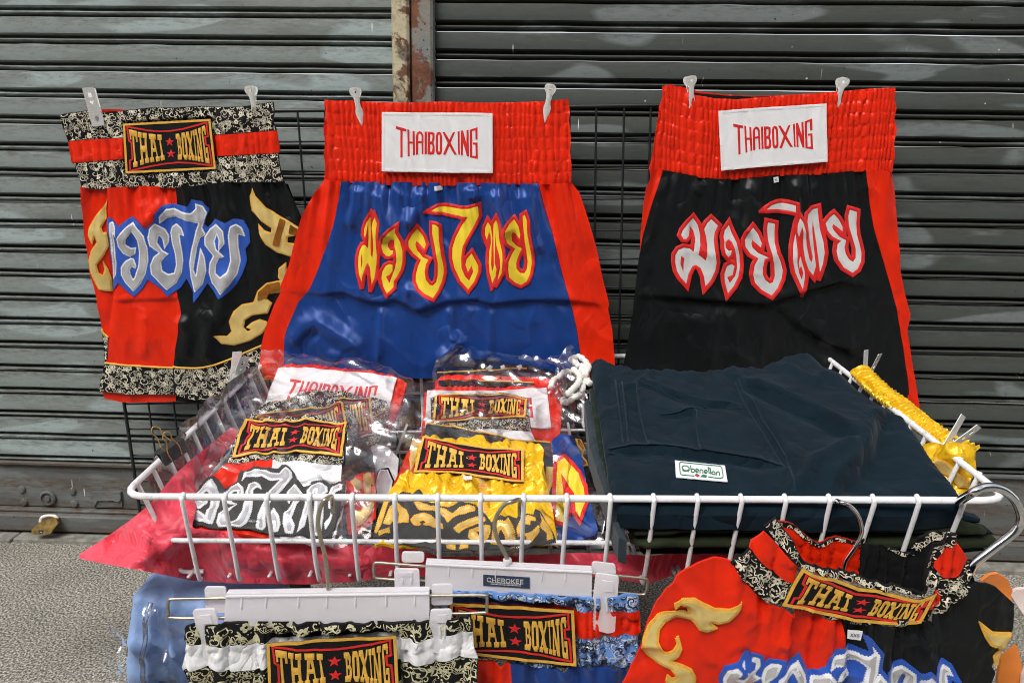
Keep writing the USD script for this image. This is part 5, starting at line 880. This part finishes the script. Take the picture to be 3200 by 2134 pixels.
# ------------------------------------------------------------------ yellow shorts hanging outside the right rim
rr = lambda q: T(q, FZ); RW = Plane(rk(1.242, -.3, RC), -EX * .35 - EY * .2 + EZ * .9, EY)
t = thing('yellow_shorts', RW.at(tuple(rr('1800,450')[0])), 'yellow satin shorts with gathered waist pegged outside the right rim of the basket', 'shorts')
ln = RW.px(rr('1488,198 1540,250 1600,305 1680,365 1760,430 1840,495 1900,540 1960,580 2040,640')); sp_ = spline(ln, 14); d = np.gradient(sp_, axis=0); d /= np.linalg.norm(d, axis=1)[:, None]; nn = np.stack([-d[:, 1], d[:, 0]], 1); kk = np.arange(len(sp_)); w_ = .016 * (1 + .5 * np.clip((kk - 80) / 30, 0, 1))
strip = pg(np.vstack([sp_ + nn * (w_ * (.8 + .22 * np.sin(kk * 1.9)))[:, None], (sp_ - nn * (w_ * .8)[:, None])[::-1]])); dist = along(ln)
def hy2(u, v):
    dd, sg, tt = dist(u, v); return .004 + .012 * np.abs(np.sin(tt * 95 + 1.5 * nz(u, v, 60, 5) + dd * 60)) ** .8 * np.clip(1.3 - dd / .016, .2, 1)
obj('waistband', shell(RW, strip, hy2, .0022, .006), YEL, t)
RW2 = Plane(rk(1.236, -.45, RC), -EX * .75 - EY * .55 + EZ * .3, EZ)
obj('body', shell(RW2, pg(RW2.px(rr('1960,575 2020,560 2100,575 2128,610 2118,650 2122,700 2095,760 2085,810 2030,862 1990,820 1940,740 1880,660 1840,570 1900,560'))), add(rumple(181, .010, 38, 30), const(.0)), .003, .003), YEL, t)
appl(RW2, FZ, [('1925,640 1985,660 2040,720 2090,760 2092,800 2040,795 1990,740 1950,720', [])], 0, add(rumple(181, .010, 38, 30), const(.001)), t, GOLDT, None, foil=GOLDF, name='gold_flame', jag=.0008)

# ------------------------------------------------------------------ clear bag and clips on the left rim
LO = Plane(rk(.262, -.3, RC), _n * 1.0 + EX * .5, EZ)
t = thing('plastic_bag', LO.at(P1_('470,930')), 'clear plastic bag with blue cloth inside, clipped outside the left rim', 'bag')
bq = LO.px(Dp('604,842 586,832 545,852 470,912 400,985 350,1045 325,1086 335,1115 352,1140 400,1112 445,1062 525,985 604,915'))
obj('film', shell(LO, pg(bq), crinkle(191, .010, 22), .004, .0005), FILM2, t)
LI = LO.off(-.02)
obj('blue_cloth', shell(LI, pg(LI.px(Dp('600,880 560,900 500,950 440,1030 400,1085 420,1100 480,1060 560,1000 610,960'))), rumple(192, .006), .005, .004), BLUT, t)
flat_peg(frame_at(rackplane(-.125), tuple(T('505,235', NZ_)[0]), .02, .30, .9), 'steel peg on the left rim holding the clear bag, in front of the floral hem', False)
def binder(M, lb):
    t = thing('binder_clip', None, lb, 'clip', None, M)
    prof_ = np.array([(-.0012, .012), (-.011, -.010), (.011, -.010), (.0012, .012)]); th = .0008; q = Polygon(np.vstack([prof_, prof_[::-1] * np.array([.82, 1]) + np.array([0, .0012])])).buffer(0.0003)
    PX = Plane((-.019, 0, 0), (1, 0, 0), (0, 0, 1)); m = extrude(PX, q, 0, .038); m = (np.stack([m[0][:, 0], m[0][:, 1], -m[0][:, 2]], 1), m[1][:, ::-1]); obj('body', flat(m), BINDER, t)
    for s in (-1, 1):
        pts = [(-.008, s * .0015, -.012), (-.009, s * .010, .006), (-.0045, s * .017, .022), (-.006, s * .020, .032), (0, s * .0225, .038), (.006, s * .020, .032), (.0045, s * .017, .022), (.009, s * .010, .006), (.008, s * .0015, -.012)]
        obj('handle', tube(spline(pts, 5), .0009, 6), BRASS, t)
    return t
binder(frame_at(rackplane(-.475), tuple(T('905,350', GZ)[0]), .0, -.5, .75, .25), 'black binder clip with wire handles on the left rim of the basket')
flat_peg(frame_at(rackplane(-.14), tuple(rr('1535,180')[0]), .0, .15, .8), 'steel peg at the far end of the yellow waistband on the right rim', False)
flat_peg(frame_at(rackplane(-.43), tuple(rr('1985,545')[0]), .0, .62, .6), 'dark steel peg leaning over the yellow shorts at the right rim', False)
# ================================================================== what hangs in front of the basket
H2Z, M2Z, IZ, BRZ = (560, 1780, .39116), (1280, 1740, .32313), (1900, 1500, .55272), (1940, 1820, .51871)
def hook(S, pts, back, r, m, R, parent, n=8):
    """A hanger hook: its front limb in plane S, then over the rim and down behind."""
    a = S.P(S.px(T(pts, R))); B = rackplane(back); b = B.P(B.px(T(pts.split()[-1], R))) - (a[-1] - B.P(B.px(T(pts.split()[-1], R)))) * 0
    tail = np.array([b[0] * .5 + a[-1] * .5 + EZ * .004, b[0] - EZ * .002, b[0] - EZ * .016])
    obj('hook', tube(spline(np.vstack([a[:-1], tail]), n), r, 8), m, parent)
def hanger_bar(S, quad, ribs, R, parent):
    q = pg(S.px(T(quad, R))).buffer(.003, quad_segs=3).buffer(-.003); v, f = extrude(S, q, -.004, .004); obj('bar', flat((v, f)), FROST, parent)
    lip = []
    p = S.px(T(quad, R)); up = p[1] - p[0]
    obj('top_ridge', tube(S.P(np.array([p[0] * .92 + p[3] * .08, p[1] * .92 + p[2] * .08]), .0042), .0016, 6), FROST, parent)
    for t_ in ribs:
        a, b = p[0] * (1 - t_) + p[1] * t_, p[3] * (1 - t_) + p[2] * t_; obj('rib', tube(S.P(np.array([a * .9 + b * .1, a * .55 + b * .45]), .0042), .0010, 6), FROST, parent)
def clip(S, back, front, R, parent, hb=-.006, hf=.009):
    a = obj('clip', flat(extrude(S, pg(S.px(T(front, R))).buffer(-.003).buffer(.003, quad_segs=3), hf - .003, hf)), FROST, parent)
    f = S.px(T(front, R)); c0, c1, c2, c3 = f[:4]
    g = lambda s, t_: (c0 * (1 - s) + c1 * s) * (1 - t_) + (c3 * (1 - s) + c2 * s) * t_
    for s in (.33, .67): obj('rib', tube(S.P(np.array([g(s, .38), g(s, .62)]), hf + .0004), .0013, 6), FROST, a)
    obj('panel', flat(extrude(S, pg([g(.25, .10), g(.75, .10), g(.75, .28), g(.25, .28)]), hf, hf + .0008)), FROST, a)
    obj('clip_back', flat(extrude(S, pg(S.px(T(back, R))).buffer(-.003).buffer(.003, quad_segs=3), hb, hb + .003)), FROST, parent)
    obj('pivot', tube(S.P(np.array([g(.2, .2), g(.8, .2)]), 0.002), .0022, 6), WIREM, parent)
def wire(S, ln, R, parent, r=.0017, name='wire_loop'):
    obj(name, tube(S.P(spline(S.px(T(ln, R)), 4)), r, 8), WIREM, parent)

# second hanger (behind), blue brocade shorts
S = rackplane(-.600)
t = thing('clip_hanger', S.at(tuple(T('1640,400', HZ)[0])), 'frosted plastic clip hanger with a dark blue sticker, hooked on the middle of the rim', 'hanger', 'clip hangers on the front rim')
hanger_bar(S, '1290,345 2005,378 2003,495 1285,462', (.14, .28, .42, .70, .84), HZ, t)
wire(S, '1285,372 1180,364 1085,357 1066,362 1062,385 1064,408 1075,424 1180,430 1285,434', HZ, t); wire(S, '2000,402 2110,412 2225,424 2244,432 2246,450 2240,478 2222,494 2110,484 2000,478', HZ, t)
clip(S, '1182,318 1278,320 1278,362 1182,362', '1155,365 1262,366 1266,462 1160,462', HZ, t); clip(S, '2008,360 2108,372 2112,420 2006,412', '2020,382 2118,396 2101,634 2070,640 1994,618', HZ, t)
hook(S, '1641,352 1634,325 1612,285 1592,240 1585,190 1598,145 1630,104 1664,92 1692,98', -.552, .0022, WIREM, HZ, t)
obj('neck', tube(S.P(S.px(T('1641,365 1640,340', HZ))), .0046, 8), FROST, t)
SL = S.off(.0041); lq = SL.px(T('490,335 1915,420 1915,758 488,665', (1460, 1760, .10204))); stk = obj('sticker', extrude(SL, pg(lq), 0, .0007), cloth('sticker_blue', (.018, .035, .07), .35, 0, 0, .2), t, smooth=False)
def text_on(S, quad, txt, h, m, parent, w=(.08, .86), y=(.22, .62), name='lettering', bold=False):
    """Lettering laid into a four-cornered field."""
    tm = meshkit.text_mesh(txt, 1, .0003, bold); b0, b1 = tm.bounds; q = (tm.vertices[:, :2] - b0[:2]) / (b1[:2] - b0[:2]); s = (w[0] + (w[1] - w[0]) * q[:, 0])[:, None]; k = (y[1] - (y[1] - y[0]) * q[:, 1])[:, None]
    uv = (quad[0] * (1 - s) + quad[1] * s) * (1 - k) + (quad[3] * (1 - s) + quad[2] * s) * k; obj(name, flat((S.P(uv, h + tm.vertices[:, 2]), tm.faces)), m, parent, smooth=False)
PALE = plain('sticker_print', (.62, .60, .58), .5)
text_on(SL, lq, 'CHEROKEE', .0007, PALE, stk)
rr_ = np.random.default_rng(5); ds = []
for k in range(46):
    s, y_ = .17 + .66 * (k % 23) / 23, .66 + (k // 23) * .14; c = (lq[0] * (1 - s) + lq[1] * s) * (1 - y_) + (lq[3] * (1 - s) + lq[2] * s) * y_; ds.append(box(c[0] - .0004 * rr_.uniform(.6, 1.3), c[1] - .0004, c[0] + .0005, c[1] + .0005))
obj('small_print', flat(extrude(SL, unary_union(ds), .0006, .0009)), PALE, stk, smooth=False)
S = rackplane(-.595).set(.012); t = thing('boxing_shorts', S.at(tuple(T('1700,700', HZ)[0])), 'blue and red shorts with pale blue floral waistband on the middle clip hanger', 'shorts', 'boxing shorts on hangers in front of the basket')
W = (lambda q: S.px(T(q, M2Z)))
tp, bt = W('250,330 800,340 1400,375 1800,370 2220,370'), W('300,990 640,985 1100,1030 1600,1070 2140,1050')
hb = add(smock(tp, bt, 3, 62, .0065, 41), rumple(42, .003, 30, 20)); wp = pg(W('330,345 420,335 620,345 760,338 1000,350 1200,362 1400,378 1560,392 1740,395 1990,372 2100,360 2190,372 2218,400 2214,480 2228,540 2232,720 2210,760 2208,860 2150,1030 2080,1062 1900,1040 1640,1075 1480,1075 1200,1052 900,1000 640,985 330,985'))
rb = pg(W('330,480 1500,510 1590,535 1750,520 1990,515 2240,510 2240,735 1960,765 1620,780 330,760')); P_ = (T('395,412 700,425 1100,450 1585,485', M2Z), T('400,895 700,915 1200,975 1610,1020', M2Z)); gp = Quad(S, *P_).poly(np.array(UNIT, float))
hb = damp(hb, gp); w = obj('waistband', shell(S, wp.difference(rb), hb, .0024, .003), BRB, t); obj('red_band', shell(S, wp.intersection(rb), add(hb, const(.0006)), .0024, .003), REDB, t)
WHB = cloth('brocade_white', (.62, .68, .72), .45, .1, 0, .2); DKB = cloth('brocade_dark', (.012, .02, .05), .5, 0, 0, .2)
brocade(S, wp.difference(rb).buffer(-.001).difference(gp), hb, w, 43, .0085, .0058, mat_=WHB); brocade(S, wp.difference(rb).buffer(-.001).difference(gp), hb, w, 44, .010, .0062, .0011, mat_=DKB, name='woven_shadow')  # second pass weaves in dark motifs among the white ones
hbo = add(gathers(bt, .006, .05, 42, 45), rumple(46, .006, 22, 14), const(.003))
obj('red_leg', shell(S, pg(W('560,980 640,978 900,994 975,1006 990,1219 1010,1600 1000,2000 420,2000 470,1500')), hbo, .004, .003), RED, t); obj('blue_leg', shell(S, pg(W('973,1004 1200,1046 1480,1068 1640,1068 1900,1034 2080,1056 2200,1400 2260,2000 1002,2000 1010,1600 990,1219')), hbo, .004, .003), BLUE, t)
patch_thai(S, *P_, add(lambda u, v: np.full_like(u, .0125), rumple(47, .0018, 30, 20)), t)
size_tag(S, M2Z, '965,1003 1082,1014 1084,1092 982,1090', const(.008), t, 'XS', .004)

# first hanger (front), white and black shorts
S = rackplane(-.632)
t = thing('clip_hanger', S.at(tuple(T('865,540', HZ)[0])), 'long frosted plastic clip hanger without sticker, hooked left of the middle', 'hanger', 'clip hangers on the front rim')
hanger_bar(S, '430,481 1303,468 1303,610 420,622', (.08, .20, .36, .50, .64, .79, .93), HZ, t)
wire(S, '430,509 320,511 195,514 176,518 172,540 174,575 180,594 300,596 425,594', HZ, t); wire(S, '1300,498 1420,497 1535,497 1550,504 1552,535 1550,562 1540,572 1420,577 1300,579', HZ, t)
clip(S, '325,470 416,470 420,580 332,580', '292,540 388,535 436,738 400,750 342,748', HZ, t); clip(S, '1312,460 1402,458 1402,545 1310,548', '1312,540 1404,538 1386,716 1350,726 1294,714', HZ, t)
hook(S, '866,470 862,400 850,320 830,240 822,175 834,112 858,80 882,86', -.552, .0023, WIREM, HZ, t)
S = rackplane(-.625).set(.013); t = thing('boxing_shorts', S.at(tuple(T('870,780', HZ)[0])), 'white and black shorts with dark floral waistband on the long clip hanger', 'shorts', 'boxing shorts on hangers in front of the basket')
W = (lambda q: S.px(T(q, H2Z)))
tp, bt = W('20,430 400,420 900,420 1500,420 2350,360'), W('20,1300 600,1320 1200,1320 1800,1310 2350,1250')
hb = add(smock(tp, bt, 4, 40, .0085, 51), rumple(52, .003, 26, 18)); wp = pg(W('40,560 36,480 60,440 110,420 165,430 400,415 800,420 1200,420 1600,415 2000,400 2250,375 2330,360 2345,480 2352,600 2390,700 2385,800 2370,1300 1200,1330 60,1330 70,900 30,760 60,570'))
rb = pg(W('20,572 190,580 380,600 470,590 600,605 720,590 1200,560 1750,525 1880,545 2000,530 2180,505 2400,485 2420,690 2200,690 2050,730 1800,735 1740,750 1200,790 720,775 600,800 440,795 330,775 240,750 20,795')); P_ = (T('718,545 900,535 1200,512 1450,500 1742,485', H2Z), T('735,985 1100,960 1450,945 1766,920', H2Z)); gp = Quad(S, *P_).poly(np.array(UNIT, float))
hb = damp(hb, gp); w = obj('waistband', shell(S, wp.difference(rb), hb, .0026, .003), BRO, t); obj('white_band', shell(S, wp.intersection(rb), add(hb, const(.0008)), .0024, .003), WHT, t)
brocade(S, wp.difference(rb).buffer(-.001).difference(gp), hb, w, 53, .0090, .0066, mat_=cloth('brocade_cream', (.66, .62, .40), .45, .15, 0, .3, large=120))
patch_thai(S, *P_, add(lambda u, v: np.full_like(u, .0155), rumple(54, .0018, 30, 20)), t)
hbo = add(gathers(bt, .006, .05, 40, 55), rumple(56, .006, 22, 14), const(.003)); obj('body', shell(S, pg(W('60,1325 1200,1325 2370,1295 2420,1700 2440,1850 0,1850 20,1600')), hbo, .005, .003), BLK, t)

# third hanger: chrome hook seen behind; red and black shorts with an open waist
S = rackplane(-.625).set(.020); SB = rackplane(-.592)
t = thing('boxing_shorts', S.at(tuple(T('1300,800', IZ)[0])), 'red and black shorts with golden flames and open floral waist hanging at the right', 'shorts', 'boxing shorts on hangers in front of the basket')
W = (lambda q: S.px(T(q, IZ))); WB = (lambda q: SB.px(T(q, IZ)))
hn = add(rumple(61, .0034, 30, 20), const(.004)); ws_ = W('600,430 690,470 800,590 900,690 1050,735 1200,770 1330,790 1450,798 1600,800 1780,770 1900,735 1990,650 2070,570 2200,560')
# inside of the back of the waist
tb, bb = WB('930,225 1150,320 1400,335 1600,400 1780,330 1960,290'), WB('1000,480 1400,560 1800,620 1980,560')
hbk = smock(tb, bb, 3, 60, .006, 62)
bw = obj('back_waist', shell(SB, pg(WB('945,222 990,215 1040,235 1100,290 1150,330 1200,345 1235,315 1300,312 1400,335 1412,345 1400,560 1180,520 1040,400')), hbk, .003, .003), RED, t, label='red inside of the waist')
obj('back_waist', shell(SB, pg(WB('1400,338 1460,350 1540,352 1600,378 1700,400 1750,350 1800,300 1880,285 1950,290 1900,400 1830,520 1780,640 1400,565')), hbk, .003, .003), BLKM, t, label='black inside of the waist')
for q, s in (('945,222 990,215 1040,235 1100,290 1150,330 1200,345 1235,315 1300,312 1400,335 1440,320 1436,332 1400,350 1300,330 1240,332 1200,362 1150,352 1080,300 1030,252 960,240', 63), ('1535,352 1600,374 1690,398 1720,410 1640,404 1560,372', 64), ('1700,370 1750,310 1820,280 1880,272 1950,284 1920,330 1850,320 1780,350 1740,390', 65)):
    k = obj('brocade_edge', shell(SB, pg(WB(q)), hbk, .003, .003, .001), BRO, t); brocade(SB, pg(WB(q)), hbk, k, s, .0065, .005, .0018)
# bodies
g_ = gathers(ws_, .0075, .05, 52, 68, .8); ua, ub = ws_[1, 0], ws_[-2, 0]
hl_ = add(hn, lambda u, v: g_(u, v) * np.clip((u - ua) / .05, 0, 1) * np.clip((ub - u) / .04 + .2, 0, 1), rumple(66, .0048, 30, 22), const(.002))
obj('red_leg', shell(S, pg(W('690,448 600,442 520,465 450,492 390,530 330,590 290,660 250,750 210,850 180,950 120,1060 20,1190 -60,1500 1250,1500 1290,1147 1345,890 1330,850 1320,790 1200,768 1050,740 900,690 760,560')), hl_, .0036, .003), RED, t)
obj('black_leg', shell(S, pg(W('1330,850 1322,790 1400,790 1600,800 1780,770 1900,735 2070,560 2120,565 2180,590 2290,692 2296,760 2282,830 2250,870 2200,990 2150,1030 2170,1060 2150,1147 2200,1500 1250,1500 1290,1147 1345,890')), hl_, .0036, .003), BLK, t)
# the front of the waist
tp, bt = W('690,300 1050,380 1180,470 1400,530 1700,600 1830,600 2100,400'), W('690,470 900,690 1200,780 1500,820 1800,780 2100,600')
hw = add(smock(tp, bt, 3, 62, .0095, 67), hn, const(.003))
for nm, q, m, s in (('brocade_edge', '880,255 905,232 950,216 985,262 1040,330 1075,400 1105,452 1180,472 1300,500 1400,532 1560,572 1700,602 1760,606 1800,600 1790,640 1500,600 1300,548 1150,500 1075,488 1000,400 930,322', BRO, 68),
                    ('red_band', '878,282 900,300 990,402 1070,486 1044,570 1000,562 930,510 842,432 796,372', RED, 0), ('waistband', '796,376 842,434 930,512 1040,572 975,700 900,690 840,640 760,560 686,452 740,410', BRO, 69),
                    ('waistband', '975,690 1050,722 1200,762 1380,800 1560,812 1700,800 1790,780 1780,740 1500,770 1200,720 1000,660', BRO, 70), ('red_band', '1905,372 1962,345 2022,432 1990,480 1940,542 1880,536 1832,480 1836,452', RED, 0), ('brocade_edge', '1780,480 1800,420 1850,350 1900,300 1950,286 1958,342 1905,376 1838,450 1830,480 1850,535 1840,580 1790,600 1768,560', BRO, 71),
                    ('waistband', '1850,535 1942,544 1992,480 2022,436 2072,570 2040,620 1990,660 1900,738 1790,778 1790,700 1850,640', BRO, 72), ('red_patch', '1815,640 1850,608 1870,640 1866,690 1830,720 1800,715', RED, 0)):
    p = pg(W(q)); k = obj(nm, shell(S, p, add(hw, const(.001 if m is RED else 0)), .0028, .003), m, t)
    if s: brocade(S, p.buffer(-.0008), hw, k, s, .0075, .0056)
P_ = (T('570,155 700,210 900,252 1000,300 1200,378 1400,382 1560,432 1700,470 1850,490 2045,428', (2340, 1720, .28061)), T('350,572 600,622 800,682 1000,712 1150,738 1400,762 1650,780 1870,745', (2340, 1720, .28061)))
patch_thai(S, *P_, add(hn, const(.0145)), t)
size_tag(S, IZ, '1325,798 1408,805 1396,856 1322,846', const(.030), t, 'XXS', .004)
CZ4 = (1875, 1500, .98586)
appl(S, CZ4, [('235,395 230,375 255,354 295,358 325,378 360,395 405,395 445,368 430,408 405,438 370,447 348,440 370,460 340,472 310,460 285,430 240,425 210,440 188,470 182,500 198,530 225,525 240,505 235,490 245,480 256,520 245,545 222,558 255,565 285,580 300,610 296,660 225,660 205,625 210,600 225,615 236,605 220,582 180,572 150,555 130,525 135,495 150,460 180,425 215,405 255,398 275,405 270,385 250,375', []), ('1185,430 1230,465 1295,472 1280,510 1255,575 1245,580 1235,545 1255,530 1250,515 1225,510 1205,480', [])], 0, hl_, t, GOLDT, None, foil=GOLDF, name='gold_flame', jag=.001, rim=.003)
appl(S, BRZ, [('770,395 740,430 735,500 760,520 800,510 810,470 780,455 790,430 830,440 835,480 800,540 840,560 780,605 620,640 610,560 630,490 690,480 720,510 690,540 730,560 760,530 720,470', []), ('900,465 860,500 840,560 860,640 900,640 880,580 930,540 960,470', []), ('1060,450 1000,500 940,560 930,640 1000,640 990,570 1030,520 1060,580 1050,640 1110,640 1105,540', []), ('1210,520 1140,560 1110,640 1260,640 1280,560 1240,510', []), ('1490,345 1505,390 1440,420 1340,400 1270,440 1245,505 1310,480 1400,460 1460,470 1440,540 1400,640 1470,640 1520,500 1535,400', []), ('1320,500 1290,560 1300,640 1340,640 1330,570 1370,540 1360,510', []), ('1530,500 1490,550 1470,640 1600,640 1580,560', []), ('1680,480 1610,520 1620,600 1650,640 1690,540 1720,560 1700,640 1780,640 1770,540', []), ('1830,520 1790,560 1780,640 1880,640 1870,560', []), ('1900,490 1890,560 1900,640 1950,640 1945,530 1990,545 1970,500 1930,475', [])], 24, hl_, t, SILT, BLUT, foil=SILF, jag=.0012, rim=.003, fillholes=True)
# bent wire hanger of these shorts and the chrome one beside it
t = thing('wire_hanger', rackplane(-.60).at(tuple(T('1440,900', FZ)[0])), 'thin wire hanger hook above the open waist of the red and black shorts', 'hanger')
hook(rackplane(-.600), '1400,1235 1418,1175 1462,1110 1494,1050 1500,1010 1488,955 1462,915 1430,885 1392,872 1362,882', -.556, .0022, CHROME, FZ, t)
t = thing('chrome_hanger', rackplane(-.61).at(tuple(T('2200,800', FZ)[0])), 'thick chrome hanger hook over the right front corner of the rim', 'hanger')
hook(rackplane(-.612), '2066,1252 2074,1220 2100,1186 2200,1108 2300,1030 2334,975 2334,930 2305,862 2250,812 2190,792 2130,798 2075,825 2012,884', -.556, .0046, CHROME, FZ, t)
S = rackplane(-.60).off(-.002); W = (lambda q: S.px(T(q, IZ)))
ORG = cloth('orange_cotton', (.78, .22, .03), .7, 0, .2, .15); PAL = cloth('pale_cotton', (.74, .62, .58), .7, 0, .2, .06)
t = thing('hung_garment', S.at(tuple(T('2280,700', IZ)[0])), 'orange and pale pink garment on the chrome hanger at the right edge', 'garment')
hg = rumple(81, .010, 20, 9)
obj('collar', shell(S, pg(W('2060,520 2110,488 2160,484 2215,520 2242,580 2235,680 2140,640')), hg, .005, .004), ORG, t)
obj('body', shell(S, pg(W('2232,605 2262,572 2320,548 2420,545 2600,640 2600,1500 2260,1500 2240,1200 2250,1000 2290,900 2300,820 2285,700')), hg, .006, .004), PAL, t)
obj('orange_panel', shell(S.off(-.006), pg(W('2150,1050 2180,960 2260,880 2270,1147 2300,1500 2120,1500')), hg, .006, .004), ORG, t)

# ------------------------------------------------------------------ below the basket
DEN = cloth('blue_denim', (.28, .43, .76), .6, .0, .1, .45, large=26)
S = rackplane(-.46); W = (lambda q: S.px(T(q, GZ)))
t = thing('bagged_jeans', S.at(tuple(T('900,1350', GZ)[0])), 'folded pale blue clothes in a tied clear bag standing under the left of the basket', 'bag')
hj = add(rumple(201, .012, 26, 7), rumple(207, .005, 50, 20), folds(S, [('r', '900,1010 890,1200 880,1470', .008, .006), ('r', '780,1240 900,1230 1100,1250', .008, .012), ('s', '740,1440 850,1460 1000,1420', .010, .012)], GZ))
obj('clothes', shell(S, pg(W('782,1010 830,985 1000,990 1250,1030 1500,1060 1500,1900 800,1900 745,1560 722,1450 716,1380 730,1300 752,1150')), hj, .006, .05, 0, .02, .03), DEN, t)
obj('bag_film', shell(S, pg(W('770,1005 830,978 1000,984 1250,1024 1520,1054 1520,1920 780,1920 730,1568 705,1460 698,1385 712,1300 738,1150')), add(hj, crinkle(202, .014, 30)), .005, .0005, .026, back=False), FILM, t)
for ln in ('905,1000 893,1120 885,1300 890,1400 880,1480', '760,1540 830,1500 900,1490 1000,1475 1150,1490'):
    uv = spline(W(ln), 8); obj('tie', tube(S.P(uv, hj(uv[:, 0], uv[:, 1]) + .030), .0030, 6), FILM2, t)
DK = cloth('dark_bag', (.030, .025, .022), .6, 0, .1, .4)
S2 = rackplane(-.36); q = S2.px(T('400,452 470,438 600,440 690,452 740,480 765,560 765,860 400,860', HZ)); 
tag(prim(obj('cloth_bundle', shell(S2, pg(q), rumple(203, .008, 26, 20), .006, .06, 0, .02, .03), DK)), 'dark brown cloth bundle on the paving behind the long clip hanger', 'bundle')
